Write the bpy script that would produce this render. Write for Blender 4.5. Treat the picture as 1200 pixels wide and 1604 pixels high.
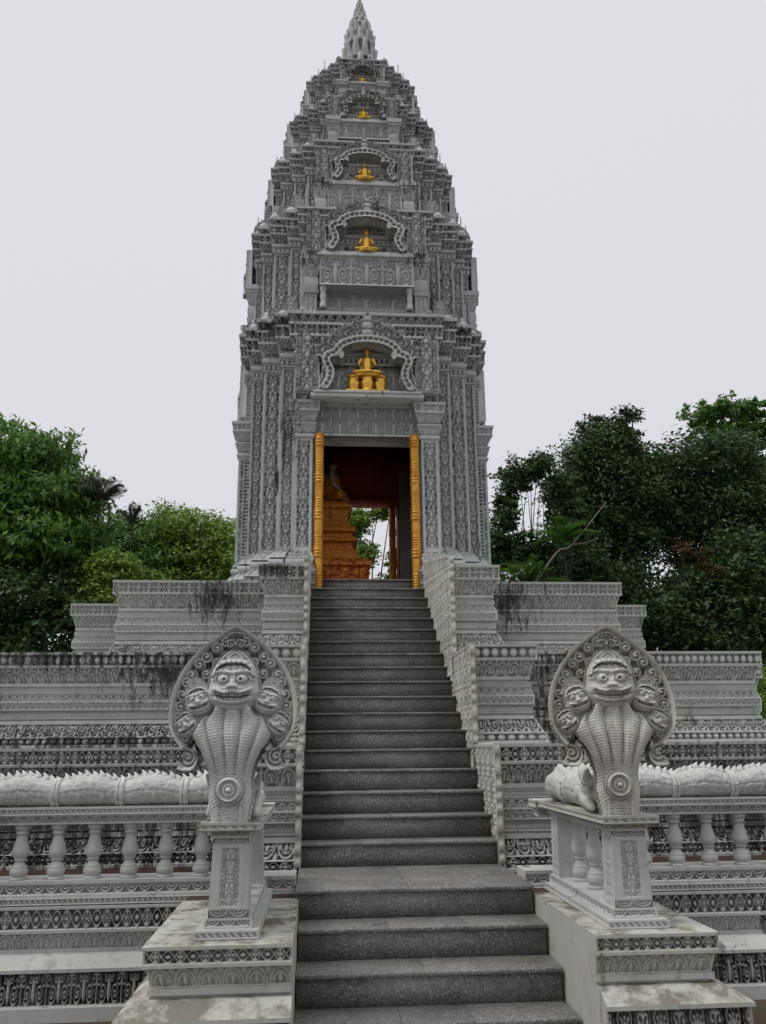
import bpy, bmesh, math, random
import numpy as np
from mathutils import Vector, Matrix
R_ = math.radians
random.seed(7); rng = np.random.default_rng(11)
for o in list(bpy.data.objects): bpy.data.objects.remove(o)
sc = bpy.context.scene; COL = sc.collection
# ------------------------------------------------------------------ camera, world, sun, exposure
cam = bpy.data.objects.new('camera', bpy.data.cameras.new('camera')); COL.objects.link(cam)
YAW, PITCH, ROLL = .0765, .2721, -.0100
f_ = Vector((math.sin(YAW)*math.cos(PITCH), math.cos(YAW)*math.cos(PITCH), math.sin(PITCH)))
r0 = Vector((math.cos(YAW), -math.sin(YAW), 0)); u0 = r0.cross(f_)
r1 = math.cos(ROLL)*r0 + math.sin(ROLL)*u0; u1 = -math.sin(ROLL)*r0 + math.cos(ROLL)*u0
M = Matrix((r1, u1, -f_)).transposed().to_4x4(); M.translation = (0, -6.8014, .8844)
cam.matrix_world = M
cam.data.sensor_fit = 'HORIZONTAL'; cam.data.sensor_width = 36; cam.data.lens = 1308.25/1200*36
cam.data.clip_end = 2000; cam.data.clip_start = .05
sc.camera = cam
w = bpy.data.worlds.new('World'); sc.world = w; w.use_nodes = True
nt = w.node_tree; bg = nt.nodes['Background']
sky = nt.nodes.new('ShaderNodeTexSky'); sky.sky_type = 'NISHITA'; sky.sun_disc = False
SUN_EL, SUN_ROT = R_(62), R_(-140)
sky.sun_elevation = SUN_EL; sky.sun_rotation = SUN_ROT; sky.dust_density = 4; sky.air_density = 1
cl = nt.nodes.new('ShaderNodeMix'); cl.data_type = 'RGBA'; cl.inputs[0].default_value = .93
# even cloud layer: a little brighter overhead than at the horizon, as an overcast sky is
geo = nt.nodes.new('ShaderNodeTexCoord'); sep = nt.nodes.new('ShaderNodeSeparateXYZ')
rmp = nt.nodes.new('ShaderNodeValToRGB')
rmp.color_ramp.elements[0].position = 0; rmp.color_ramp.elements[0].color = (.745, .737, .785, 1)
rmp.color_ramp.elements[1].position = 1; rmp.color_ramp.elements[1].color = (1.75, 1.74, 1.78, 1)
e_ = rmp.color_ramp.elements.new(.74); e_.color = (.78, .775, .83, 1)
nz = nt.nodes.new('ShaderNodeTexNoise'); nz.inputs['Scale'].default_value = 1.3; nz.inputs['Detail'].default_value = 3
mx = nt.nodes.new('ShaderNodeMath'); mx.operation = 'MULTIPLY_ADD'; mx.inputs[1].default_value = .16
nt.links.new(geo.outputs['Generated'], sep.inputs[0]); nt.links.new(geo.outputs['Generated'], nz.inputs['Vector'])
nt.links.new(nz.outputs['Fac'], mx.inputs[0]); nt.links.new(sep.outputs['Z'], mx.inputs[2])
sb = nt.nodes.new('ShaderNodeMath'); sb.operation = 'SUBTRACT'; sb.inputs[1].default_value = .08
nt.links.new(mx.outputs[0], sb.inputs[0]); nt.links.new(sb.outputs[0], rmp.inputs[0])
vs = nt.nodes.new('ShaderNodeVectorMath'); vs.operation = 'SCALE'; vs.inputs['Scale'].default_value = .1
nt.links.new(sky.outputs[0], vs.inputs[0]); nt.links.new(vs.outputs[0], cl.inputs[6]); nt.links.new(rmp.outputs[0], cl.inputs[7])
nt.links.new(cl.outputs[2], bg.inputs['Color']); bg.inputs['Strength'].default_value = 1.0
sl = bpy.data.lights.new('sun', 'SUN'); sl.energy = 1.3; sl.angle = R_(14); sl.color = (1, .96, .9)
so = bpy.data.objects.new('sun', sl); COL.objects.link(so)
sd = Vector((-.50, -.12, .86)).normalized(); so.rotation_euler = sd.to_track_quat('Z', 'Y').to_euler()
sky.sun_rotation = math.atan2(sd.x, sd.y); sky.sun_elevation = math.asin(sd.z)
sc.view_settings.view_transform = 'Standard'; sc.view_settings.look = 'None'
sc.view_settings.exposure = 0; sc.view_settings.gamma = 1
sc.cycles.max_bounces = 6

# ------------------------------------------------------------------ materials
def nodes(name, rough=.8, spec=.3, metal=0):
    m = bpy.data.materials.new(name); m.use_nodes = True; n = m.node_tree
    b = n.nodes['Principled BSDF']; b.inputs['Roughness'].default_value = rough
    b.inputs['Specular IOR Level'].default_value = spec; b.inputs['Metallic'].default_value = metal
    return m, n, b
def N(n, t, **k):
    x = n.nodes.new('ShaderNode'+t)
    for a, v in k.items():
        if a in x.inputs: x.inputs[a].default_value = v
        else: setattr(x, a, v)
    return x
def noise(n, vec, scale, detail=4, rough=.6):
    x = N(n, 'TexNoise'); x.inputs['Scale'].default_value = scale; x.inputs['Detail'].default_value = detail
    x.inputs['Roughness'].default_value = rough; n.links.new(vec, x.inputs['Vector']); return x.outputs['Fac']
def mapr(n, v, a, b, c=0, d=1):
    x = N(n, 'MapRange'); x.inputs[1].default_value = a; x.inputs[2].default_value = b
    x.inputs[3].default_value = c; x.inputs[4].default_value = d; n.links.new(v, x.inputs[0]); return x.outputs[0]
def mul(n, a, b, op='MULTIPLY'):
    x = N(n, 'Math'); x.operation = op
    for i, v in enumerate((a, b)):
        if isinstance(v, (int, float)): x.inputs[i].default_value = v
        else: n.links.new(v, x.inputs[i])
    return x.outputs[0]
def mixc(n, f, a, b):
    x = N(n, 'Mix'); x.data_type = 'RGBA'
    for i, v in ((0, f), (6, a), (7, b)):
        if isinstance(v, tuple): x.inputs[i].default_value = (*v, 1)
        elif isinstance(v, (int, float)): x.inputs[i].default_value = v
        else: n.links.new(v, x.inputs[i])
    return x.outputs[2]
def bump(n, b, hgt, strength, dist=.01):
    x = N(n, 'Bump'); x.inputs['Strength'].default_value = strength; x.inputs['Distance'].default_value = dist
    n.links.new(hgt, x.inputs['Height']); n.links.new(x.outputs[0], b.inputs['Normal'])
def scaled(n, vec, s):
    x = N(n, 'Mapping'); x.inputs['Scale'].default_value = s; n.links.new(vec, x.inputs['Vector']); return x.outputs[0]
def stone(name, col, dark=(.018, .019, .017), streak=.5, patch=.35, pit=1.0, warm=(.30, .24, .15), warmth=.25, up=0.0, blots=()):
    m, n, b = nodes(name, .82, .25)
    P = N(n, 'NewGeometry').outputs['Position']
    c = mixc(n, mapr(n, noise(n, P, 1.3, 5), .3, .7), tuple(x*.86 for x in col), tuple(min(.85, x*1.12) for x in col))
    c = mixc(n, mul(n, mapr(n, noise(n, P, 4.5, 6, .7), .5, .8), warmth), c, warm)
    c = mixc(n, mul(n, mapr(n, noise(n, scaled(n, P, (22, 22, 3)), 1.2, 5, .7), .52, .72), .35), c, tuple(x*.5 for x in col))
    # algae streaks running down the stone
    st = mapr(n, noise(n, scaled(n, P, (5, 5, .8)), 1.6, 6, .65), .58, .66)
    st = mul(n, st, mapr(n, noise(n, P, .9, 3), .42, .62))
    c = mixc(n, mul(n, st, streak), c, dark)
    for (bc, br) in blots:                     # big patches of black mould, with ragged edges
        dx = N(n, 'VectorMath'); dx.operation = 'SUBTRACT'; n.links.new(P, dx.inputs[0]); dx.inputs[1].default_value = bc
        ds = N(n, 'VectorMath'); ds.operation = 'DIVIDE'; n.links.new(dx.outputs[0], ds.inputs[0]); ds.inputs[1].default_value = br
        dl = N(n, 'VectorMath'); dl.operation = 'LENGTH'; n.links.new(ds.outputs[0], dl.inputs[0])
        q = mul(n, dl.outputs['Value'], mul(n, mapr(n, noise(n, scaled(n, P, (14, 14, 2.4)), 1.5, 8, .75), .3, .7, -1.5, 1.5), 1.0), 'ADD')
        c = mixc(n, mul(n, mapr(n, q, 1.05, .35), .85), c, dark)
    c = mixc(n, mul(n, mapr(n, noise(n, P, 11, 8, .75), .56, .68), patch), c, tuple(x*.42 for x in col))
    if up:
        nn = N(n, 'SeparateXYZ'); n.links.new(N(n, 'NewGeometry').outputs['True Normal'], nn.inputs[0])
        c = mixc(n, mul(n, mul(n, mapr(n, nn.outputs['Z'], .6, .95), mapr(n, noise(n, P, 5, 7, .7), .46, .60)), up), c, (.085, .065, .04))
    # dark paint/algae on frieze grounds, and recess shade painted in by relief depth
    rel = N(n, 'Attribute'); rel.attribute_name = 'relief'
    gr = N(n, 'Attribute'); gr.attribute_name = 'grime_shade'
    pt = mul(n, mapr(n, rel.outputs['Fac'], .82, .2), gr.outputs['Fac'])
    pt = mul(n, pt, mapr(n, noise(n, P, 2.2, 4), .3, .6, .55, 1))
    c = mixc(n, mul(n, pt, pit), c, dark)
    n.links.new(c, b.inputs['Base Color'])
    bump(n, b, noise(n, P, 90, 6, .7), .35, .006)
    return m
MT = {}
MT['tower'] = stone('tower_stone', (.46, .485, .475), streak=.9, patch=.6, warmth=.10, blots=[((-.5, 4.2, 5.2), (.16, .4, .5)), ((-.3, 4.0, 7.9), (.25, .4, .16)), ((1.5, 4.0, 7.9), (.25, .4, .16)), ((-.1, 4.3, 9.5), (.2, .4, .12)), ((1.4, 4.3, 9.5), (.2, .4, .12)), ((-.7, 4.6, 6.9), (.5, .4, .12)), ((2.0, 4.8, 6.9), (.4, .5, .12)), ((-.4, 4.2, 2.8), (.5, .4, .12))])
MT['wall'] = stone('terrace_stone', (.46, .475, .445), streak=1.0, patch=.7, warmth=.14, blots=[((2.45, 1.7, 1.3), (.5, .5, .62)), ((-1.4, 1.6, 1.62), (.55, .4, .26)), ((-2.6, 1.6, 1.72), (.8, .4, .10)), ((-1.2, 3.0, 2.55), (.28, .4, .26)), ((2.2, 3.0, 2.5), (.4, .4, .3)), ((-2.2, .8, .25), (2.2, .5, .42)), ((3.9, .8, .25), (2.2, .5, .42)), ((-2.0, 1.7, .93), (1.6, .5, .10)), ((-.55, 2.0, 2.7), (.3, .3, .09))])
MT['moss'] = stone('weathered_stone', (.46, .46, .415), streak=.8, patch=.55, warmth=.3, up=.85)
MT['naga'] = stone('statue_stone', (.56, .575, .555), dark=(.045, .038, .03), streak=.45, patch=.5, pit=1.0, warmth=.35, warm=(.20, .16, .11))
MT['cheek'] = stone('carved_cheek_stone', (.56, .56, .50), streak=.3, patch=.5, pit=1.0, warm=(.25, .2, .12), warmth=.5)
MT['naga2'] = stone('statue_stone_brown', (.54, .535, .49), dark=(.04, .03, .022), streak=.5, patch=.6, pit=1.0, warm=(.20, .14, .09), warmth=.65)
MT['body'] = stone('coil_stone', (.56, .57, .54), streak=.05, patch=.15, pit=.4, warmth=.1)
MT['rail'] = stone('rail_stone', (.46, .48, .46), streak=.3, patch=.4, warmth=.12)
def granite():
    m, n, b = nodes('granite', .5, .35)
    P = N(n, 'NewGeometry').outputs['Position']
    v = N(n, 'TexVoronoi'); v.inputs['Scale'].default_value = 130; n.links.new(P, v.inputs['Vector'])
    hs = N(n, 'SeparateColor'); n.links.new(v.outputs['Color'], hs.inputs[0])
    c = mixc(n, hs.outputs[0], (.095, .092, .086), (.215, .208, .195))
    c = mixc(n, mapr(n, hs.outputs[1], .86, .9), c, (.32, .31, .30))
    c = mixc(n, mul(n, mapr(n, noise(n, P, 3, 6, .7), .45, .75), .55), c, (.06, .052, .048))
    c = mixc(n, mul(n, mapr(n, noise(n, scaled(n, P, (1, 2.5, 2.5)), 1.6, 5, .6), .5, .7), .35), c, (.25, .24, .215))
    c = mixc(n, mul(n, mapr(n, noise(n, P, 7, 5, .7), .66, .74), .8), c, (.02, .018, .016))
    n.links.new(c, b.inputs['Base Color'])
    n.links.new(mapr(n, noise(n, P, 5, 4), .3, .7, .35, .65), b.inputs['Roughness'])
    return m
MT['granite'] = granite()
def simple(name, c1, c2, scale=8, rough=.6, metal=0, spec=.3, bmp=0, ramp=(.35, .65)):
    m, n, b = nodes(name, rough, spec, metal); P = N(n, 'NewGeometry').outputs['Position']
    n.links.new(mixc(n, mapr(n, noise(n, P, scale, 6, .65), *ramp), c1, c2), b.inputs['Base Color'])
    if bmp: bump(n, b, noise(n, P, scale*6, 5), bmp, .01)
    return m
MT['gold'] = simple('gold_paint', (.62, .33, .045), (.85, .56, .12), 14, .3, .75)
MT['column'] = simple('column_gold', (.50, .20, .02), (.72, .38, .06), 9, .32, .3, bmp=.1)
MT['maroon'] = simple('maroon_plaster', (.36, .085, .055), (.46, .13, .08), 3, .6)
MT['floor_tile'] = simple('terracotta', (.035, .018, .012), (.075, .038, .026), 4, .6, bmp=.2)
MT['skin'] = simple('pale_paint', (.48, .40, .34), (.55, .46, .40), 10, .5)
MT['hair'] = simple('black_paint', (.012, .012, .016), (.03, .03, .035), 10, .5)
MT['orange'] = simple('orange_paint', (.62, .20, .02), (.80, .34, .05), 12, .45)
MT['orange_red'] = simple('orange_red_relief', (.45, .05, .02), (.85, .36, .06), 16, .45, bmp=.5, ramp=(.44, .56))
MT['bark'] = simple('bark', (.025, .02, .016), (.06, .05, .04), 9, .9, bmp=.6)
MT['greybox'] = simple('grey_paint', (.22, .19, .18), (.28, .25, .24), 6, .6)
MT['red'] = simple('red_cloth', (.22, .01, .015), (.3, .02, .02), 6, .8)
def ground():
    m, n, b = nodes('wet_soil', .6, .3); P = N(n, 'NewGeometry').outputs['Position']
    c = mixc(n, mapr(n, noise(n, P, 1.1, 6, .7), .35, .7), (.045, .027, .018), (.11, .07, .045))
    c = mixc(n, mapr(n, noise(n, P, .5, 5, .7), .52, .62), c, (.05, .065, .025))
    n.links.new(c, b.inputs['Base Color']); bump(n, b, noise(n, P, 14, 7), .5, .03); return m
MT['ground'] = ground()
def leafmat(name, c1, c2, c3):
    m, n, b = nodes(name, .45, .35)
    P = N(n, 'NewGeometry').outputs['Position']
    g = N(n, 'NewGeometry'); 
    c = mixc(n, g.outputs['Random Per Island'], c1, c2)
    c = mixc(n, mapr(n, noise(n, P, .8, 4), .45, .65), c, c3)
    n.links.new(c, b.inputs['Base Color'])
    tr = N(n, 'BsdfTranslucent'); n.links.new(c, tr.inputs[0])
    ms = N(n, 'MixShader'); ms.inputs[0].default_value = .3
    out = n.nodes['Material Output']
    n.links.new(b.outputs[0], ms.inputs[1]); n.links.new(tr.outputs[0], ms.inputs[2]); n.links.new(ms.outputs[0], out.inputs[0])
    return m
MT['leaf_mid'] = leafmat('leaf_mid', (.05, .12, .02), (.13, .28, .045), (.09, .20, .03))
MT['leaf_light'] = leafmat('leaf_light', (.10, .19, .025), (.26, .38, .06), (.17, .28, .04))
MT['leaf_dark'] = leafmat('leaf_dark', (.024, .056, .018), (.065, .13, .036), (.046, .09, .026))
MT['leaf_grey'] = leafmat('leaf_grey', (.06, .085, .055), (.14, .17, .12), (.09, .12, .08))
MT['leaf_rust'] = leafmat('leaf_rust', (.05, .04, .015), (.15, .085, .025), (.07, .06, .02))

# ------------------------------------------------------------------ object helpers
def tag(o, label=None, cat=None, group=None, kind=None):
    if label: o['label'] = label
    if cat: o['category'] = cat
    if group: o['group'] = group
    if kind: o['kind'] = kind
    return o
def thing(name, label, cat, loc=(0, 0, 0), group=None):
    o = bpy.data.objects.new(name, None); COL.objects.link(o); o.location = loc; o.empty_display_size = .2
    return tag(o, label, cat, group)
def link(name, me, mat, parent=None, loc=None, rotz=0):
    o = bpy.data.objects.new(name, me); COL.objects.link(o)
    if mat is not None and not me.materials: me.materials.append(mat)
    if parent: o.parent = parent
    if loc is not None: o.location = loc
    o.rotation_euler = (0, 0, rotz)
    return o
def mesh_np(name, V, F, smooth=False, attrs=None):
    """V (n,3), F (m,4) int array (quads; repeated last index -> not allowed)"""
    me = bpy.data.meshes.new(name); V = np.asarray(V, np.float32); F = np.asarray(F, np.int32)
    me.vertices.add(len(V)); me.vertices.foreach_set('co', V.ravel())
    k = F.shape[1]
    me.loops.add(F.size); me.loops.foreach_set('vertex_index', F.ravel())
    me.polygons.add(len(F)); me.polygons.foreach_set('loop_start', np.arange(0, F.size, k, dtype=np.int32))
    me.polygons.foreach_set('loop_total', np.full(len(F), k, np.int32))
    if smooth: me.polygons.foreach_set('use_smooth', np.ones(len(F), bool))
    me.update(calc_edges=True)
    for a, v in (attrs or {}).items():
        at = me.attributes.new(a, 'FLOAT', 'POINT'); at.data.foreach_set('value', np.asarray(v, np.float32))
    return me
class GB:
    """collects quad grids with relief/grime attributes"""
    def __init__(s): s.V = []; s.F = []; s.h = []; s.g = []; s.n = 0
    def grid(s, P, h=None, grime_shade=0.0, keep=None):
        nv, nu = P.shape[:2]
        h = np.ones((nv, nu)) if h is None else h
        idx = np.arange(nv*nu).reshape(nv, nu)+s.n
        a, b, c, d = idx[:-1, :-1], idx[:-1, 1:], idx[1:, 1:], idx[1:, :-1]
        F = np.stack([a, b, c, d], -1)
        F = F[keep] if keep is not None else F.reshape(-1, 4)
        s.V.append(P.reshape(-1, 3)); s.F.append(F); s.h.append(h.ravel()); s.g.append(np.full(h.size, grime_shade)); s.n += nv*nu
    def box(s, x0, x1, y0, y1, z0, z1, bev=.004):
        """box whose edges are chamfered by bev: 8 corners x 3 verts"""
        bm = bmesh.new(); bmesh.ops.create_cube(bm, size=1)
        for v in bm.verts: v.co = ((x0+x1)/2+v.co.x*(x1-x0), (y0+y1)/2+v.co.y*(y1-y0), (z0+z1)/2+v.co.z*(z1-z0))
        if bev: bmesh.ops.bevel(bm, geom=bm.edges[:], offset=bev, segments=1, affect='EDGES')
        s.bm(bm)
    def bm(s, bm, h=1.0, grime_shade=0.0):
        bm.verts.index_update(); bm.normal_update(); bmesh.ops.triangulate(bm, faces=[f for f in bm.faces if len(f.verts) > 4])
        bm.verts.ensure_lookup_table()
        V = np.array([v.co[:] for v in bm.verts]); s.T = getattr(s, 'T', [])
        for f in bm.faces: s.T.append([v.index+s.n for v in f.verts])
        s.V.append(V); s.h.append(np.full(len(V), h)); s.g.append(np.full(len(V), grime_shade)); s.n += len(V); bm.free()
    def build(s, name, mat, parent=None, smooth=False, loc=None, rotz=0):
        V = np.concatenate(s.V); h = np.concatenate(s.h); g = np.concatenate(s.g)
        F = [f for f in s.F if len(f)]
        T = getattr(s, 'T', [])
        me = bpy.data.meshes.new(name)
        Q = np.concatenate(F) if F else np.zeros((0, 4), int)
        lens = np.array([4]*len(Q)+[len(t) for t in T], np.int32)
        loops = np.concatenate([Q.ravel()]+[np.array(t) for t in T]).astype(np.int32) if (len(Q) or T) else np.zeros(0, np.int32)
        me.vertices.add(len(V)); me.vertices.foreach_set('co', V.astype(np.float32).ravel())
        me.loops.add(len(loops)); me.loops.foreach_set('vertex_index', loops)
        me.polygons.add(len(lens)); st = np.concatenate([[0], np.cumsum(lens)[:-1]]).astype(np.int32)
        me.polygons.foreach_set('loop_start', st); me.polygons.foreach_set('loop_total', lens)
        if smooth: me.polygons.foreach_set('use_smooth', np.ones(len(lens), bool))
        me.update(calc_edges=True)
        for a, v in (('relief', h), ('grime_shade', g)):
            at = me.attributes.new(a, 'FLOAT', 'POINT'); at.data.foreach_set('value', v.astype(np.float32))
        if len(Q) > 2000:                       # drop unused vertices left by masks
            pass
        return link(name, me, mat, parent, loc, rotz)

# ------------------------------------------------------------------ carved patterns, u counted in repeats, v 0..1 up the band
fr = lambda x: x-np.floor(x)
ss = lambda a, b, x: (lambda t: t*t*(3-2*t))(np.clip((x-a)/(b-a), 0, 1))
def ridge(d, wd): return np.clip(1-np.abs(d)/wd, 0, 1)**.6
def spiral(x, y, R, turn=1.0, arms=1, k=2.2):
    r = np.hypot(x, y)/R; th = np.arctan2(y, x)*turn
    s = .5+.5*np.cos(2*np.pi*k*r-arms*th)
    return np.where(r < 1, s*.85+.15*(r < .2), 0)*ss(1.02, .9, r)+ (r < .18)*.2
def p_beads(u, v):
    d = np.hypot((fr(u)-.5)/.45, (v-.5)/.42); return np.sqrt(np.clip(1-d*d, 0, 1))
def p_rope(u, v): return (.5+.5*np.sin(2*np.pi*(u+.8*v)))**.5*np.sqrt(np.clip(1-(2*v-1)**2, 0, 1))
def p_arch(u, v, flip=False):
    if flip: v = 1-v
    r = np.hypot(2*fr(u)-1, v*1.05)
    return np.maximum(np.maximum(ridge(r-.86, .16), ridge(r-.5, .14)), (r < .26)*.9)
def p_archd(u, v): return p_arch(u, v, True)
def p_diamond(u, v):
    a = 2*fr(u)-1; b = 2*v-1
    d = np.abs(a)/.44+np.abs(b)/.92; th = np.arctan2(b, a)
    fl = np.where(d < 1, .55+.45*np.cos(8*th)*(d > .3)+.2*(d < .3), 0)
    w1 = np.maximum(ridge(b-.80*np.cos(np.pi*a), .2), ridge(b+.80*np.cos(np.pi*a), .2))
    c = np.hypot(np.abs(np.abs(a)-1)/.26, b/.36)
    return np.clip(np.maximum(np.maximum(fl, w1), np.where(c < 1, .9*np.sqrt(np.clip(1-c*c, 0, 1)), 0)), 0, 1)
def p_palm(u, v):
    a = 2*fr(u)-1; r = np.hypot(a, v*.98)
    o = ridge(r-.88, .12); q = np.abs(a)
    pet = np.hypot(a/.2, (v-.33)/.27); pc = np.sqrt(np.clip(1-pet*pet, 0, 1))
    s = np.maximum(spiral(q-.5, v-.25, .24, 1, 1, 1.6), ridge(r-.62, .1)*.8)
    top = np.hypot((q-1)/.3, (v-.85)/.3)
    return np.clip(np.maximum.reduce([o, pc, s, np.sqrt(np.clip(1-top*top, 0, 1))*.8]), 0, 1)
def p_lotus(u, v):
    a = np.abs(2*fr(u)-1); wv = np.sqrt(np.clip(1-v**2.2, 0, 1))
    p1 = np.clip(1-(a/np.maximum(wv, .02))**2, 0, 1)**.5
    b = 1-a; p2 = np.clip(1-(b/np.maximum(wv*.6, .02))**2, 0, 1)**.5*.6
    return np.clip(np.maximum(p1*(1-.5*ridge(a-.45*wv, .12)), p2), 0, 1)
def p_palmf(u, v): return p_palm(u, 1-v)
def p_scroll(u, v):
    f = fr(u); a = np.abs(2*f-1)
    s = np.maximum(spiral(a-.5, v-.36, .34, 1, 1, 2.0), spiral(a-.82, v-.78, .26, -1, 1, 1.6))
    s = np.maximum(s, spiral(a-.22, v-.8, .22, 1, 1, 1.5))
    c = np.hypot(a/.16, (v-.45)/.42); s = np.maximum(s, np.sqrt(np.clip(1-c*c, 0, 1)))
    return np.maximum(s, ridge(a-1, .09)*.8)
def p_vine(u, v, ar=1.0):
    """strip: u 0..1 across, v counted in repeats upward"""
    a = np.abs(2*u-1); w_ = fr(v); par = np.floor(v) % 2
    c = np.hypot(a/.46, (w_-.5)/.40); th = np.arctan2((w_-.5), a*.8)
    fl = np.where(c < 1, .6+.4*np.cos(6*th+3*c)*(c > .25), 0)
    s = np.maximum(spiral(a-.66, (w_-.04)*1.25, .36, 1, 1, 1.9), spiral(a-.66, (w_-.96)*1.25, .36, -1, 1, 1.9))
    e = ridge(a-.95, .08)
    t = ridge(a-.36*np.abs(np.sin(np.pi*v)), .12)*.8
    q = spiral(fr(a*2.2)-.5, fr(v*2.6)-.5, .5, 1, 1, 1.3)*.6+.18
    return np.clip(np.maximum.reduce([fl, s*.95, t, e, q]), 0, 1)
def p_plain(u, v): return np.ones_like(u)
# a band: (z0, o0, z1, o1, pattern, depth, period, grime)
def sweep(path, bands, closed=False, detail=None, du=.011, dv=.011, strips=(), ends=(True, True), skip=None, base=(0, 0)):
    """run a moulded, carved profile along a plan path; outward is to the right of travel"""
    g = GB(); pts = [np.array(p, float)+np.array(base) for p in path]; n = len(pts)
    segs = n if closed else n-1
    nor = []
    for i in range(segs):
        d = pts[(i+1) % n]-pts[i]; d = d/np.hypot(*d); nor.append(np.array([d[1], -d[0]]))
    def corner(i, o):
        if closed or 0 < i < n-1:
            a = nor[(i-1) % segs]; b = nor[i % segs]
            return pts[i]+o*(a+b)/(1+a@b)
        return pts[i]+o*(nor[0] if i == 0 else nor[-1])
    for i in range(segs):
        L = np.hypot(*(pts[(i+1) % n]-pts[i])); fine = detail is None or detail(i, nor[i], (pts[i]+pts[(i+1) % n])/2)
        for bi, (z0, o0, z1, o1, pat, dep, per, gr) in enumerate(bands):
            if skip and skip(i, z0, z1): continue
            j = (i+1) % n
            carve = pat is not None and fine
            nu = max(2, int(L/du)+1) if carve else 2
            H = math.hypot(z1-z0, o1-o0); nv = max(2, int(H/dv)+1) if carve else 2
            curve = pat == 'torus' or pat == 'cyma'
            if curve: nu, nv = 2, (6 if fine else 3)
            U, Vv = np.meshgrid(np.linspace(0, 1, nu), np.linspace(0, 1, nv))
            z = z0+(z1-z0)*Vv; o = o0+(o1-o0)*Vv
            if pat == 'torus': o = o+dep*np.sqrt(np.clip(1-(2*Vv-1)**2, 0, 1))
            if pat == 'cyma': o = o0+(o1-o0)*(Vv**2 if per > 0 else 1-(1-Vv)**2)
            h = None
            if carve and not curve:
                if pat in strips:
                    k = max(1, round((z1-z0)/max(L*.95, .11))); h = pat(U, Vv*k)
                    if L < .12: h = ridge(Vv*k*2-np.floor(Vv*k*2)-.5, .4)
                else:
                    k = max(1, round(L/per)); h = pat(U*k, Vv)
                mu = np.minimum(U, 1-U)*L; mv = np.minimum(Vv, 1-Vv)*H
                rim = 1-ss(.006, .014, mu)*ss(.003, .010, mv)
                if pat in strips: rim = 1-ss(min(.03, L*.13), min(.04, L*.18), mu)*ss(.012, .02, mv)
                h = np.clip(np.maximum(h, rim), 0, 1)
                o_d = o-(1-h)*dep
            else: o_d = o
            ci0 = np.stack([corner(i, 0)]*1)[0]; c1 = corner(j, 0)
            # corner positions are linear in offset
            k0 = corner(i, 1.)-ci0; k1 = corner(j, 1.)-c1
            A = ci0[None, None]+k0[None, None]*o[..., None]; B = c1[None, None]+k1[None, None]*o[..., None]
            XY = A*(1-U[..., None])+B*U[..., None]
            XY = XY+nor[i][None, None]*(o_d-o)[..., None]
            P = np.concatenate([XY, z[..., None]], -1)
            g.grid(P, h, gr if carve else 0)
    # close open ends with an n-gon strip
    g.prof = bands; g.corner = corner; g.pts = pts; g.nor = nor
    return g
def cap_end(g, i, inward, depth, flip=False):
    """flat cheek closing an open end of a sweep: from profile edge back by depth along inward"""
    prof = []
    for (z0, o0, z1, o1, *_r) in g.prof:
        for (z, o) in ((z0, o0), (z1, o1)):
            if not prof or abs(prof[-1][0]-z)+abs(prof[-1][1]-o) > 1e-5: prof.append((z, o))
    bk = np.array(inward)*depth
    P = np.zeros((len(prof), 2, 3))
    for k, (z, o) in enumerate(prof):
        c = g.corner(i, o); q = g.pts[i]+bk
        P[k, 0] = (c[0], c[1], z); P[k, 1] = (q[0], q[1], z)
    for k in range(len(prof)-1):
        if prof[k+1][0]-prof[k][0] > 1e-4: g.grid(P[k:k+2] if not flip else P[k:k+2, ::-1])
def flat(g, pts, z, up=True):
    bm = bmesh.new(); vs_ = [bm.verts.new((p[0], p[1], z)) for p in pts]
    bm.faces.new(vs_ if up else vs_[::-1]); bm.verts.index_update(); g.bm(bm)

# smooth lathe
def lathe(prof, seg=16, sub=3, cx=0, cy=0, sq=None):
    """prof list of (r,z)"""
    pr = np.array(prof, float)
    t = np.linspace(0, len(pr)-1, (len(pr)-1)*sub+1)
    r = np.interp(t, np.arange(len(pr)), pr[:, 0]); z = np.interp(t, np.arange(len(pr)), pr[:, 1])
    th = np.linspace(0, 2*np.pi, seg+1)
    T, Rr = np.meshgrid(th, r); _, Z = np.meshgrid(th, z)
    return np.stack([cx+Rr*np.cos(T), cy+Rr*np.sin(T), Z], -1)
def tube(g, pts, rad, seg=8, disp=None, grime_shade=0):
    pts = np.array(pts, float); n = len(pts); rad = np.full(n, rad) if np.isscalar(rad) else np.array(rad)
    T = np.gradient(pts, axis=0); T /= np.linalg.norm(T, axis=1)[:, None]+1e-9
    up = np.array([0, 0, 1.]); P = np.zeros((n, seg+1, 3))
    th = np.linspace(0, 2*np.pi, seg+1)
    for i in range(n):
        a = np.cross(T[i], up if abs(T[i][2]) < .95 else [1., 0, 0]); a /= np.linalg.norm(a); b = np.cross(a, T[i])
        rr = rad[i]*(disp[i] if disp is not None else 1)
        P[i] = pts[i]+(np.cos(th)*rr)[:, None]*a+(np.sin(th)*rr)[:, None]*b
    h = None
    if disp is not None: h = np.clip((disp-.84)/.16, 0, 1)
    g.grid(P, h, grime_shade)
def catmull(pts, n=8):
    p = np.array(pts, float); p = np.vstack([2*p[0]-p[1], p, 2*p[-1]-p[-2]]); o = []
    for i in range(1, len(p)-2):
        for t in np.linspace(0, 1, n, endpoint=False):
            o.append(.5*((2*p[i])+(-p[i-1]+p[i+1])*t+(2*p[i-1]-5*p[i]+4*p[i+1]-p[i+2])*t*t+(-p[i-1]+3*p[i]-3*p[i+1]+p[i+2])*t**3))
    o.append(p[-2]); return np.array(o)
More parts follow.
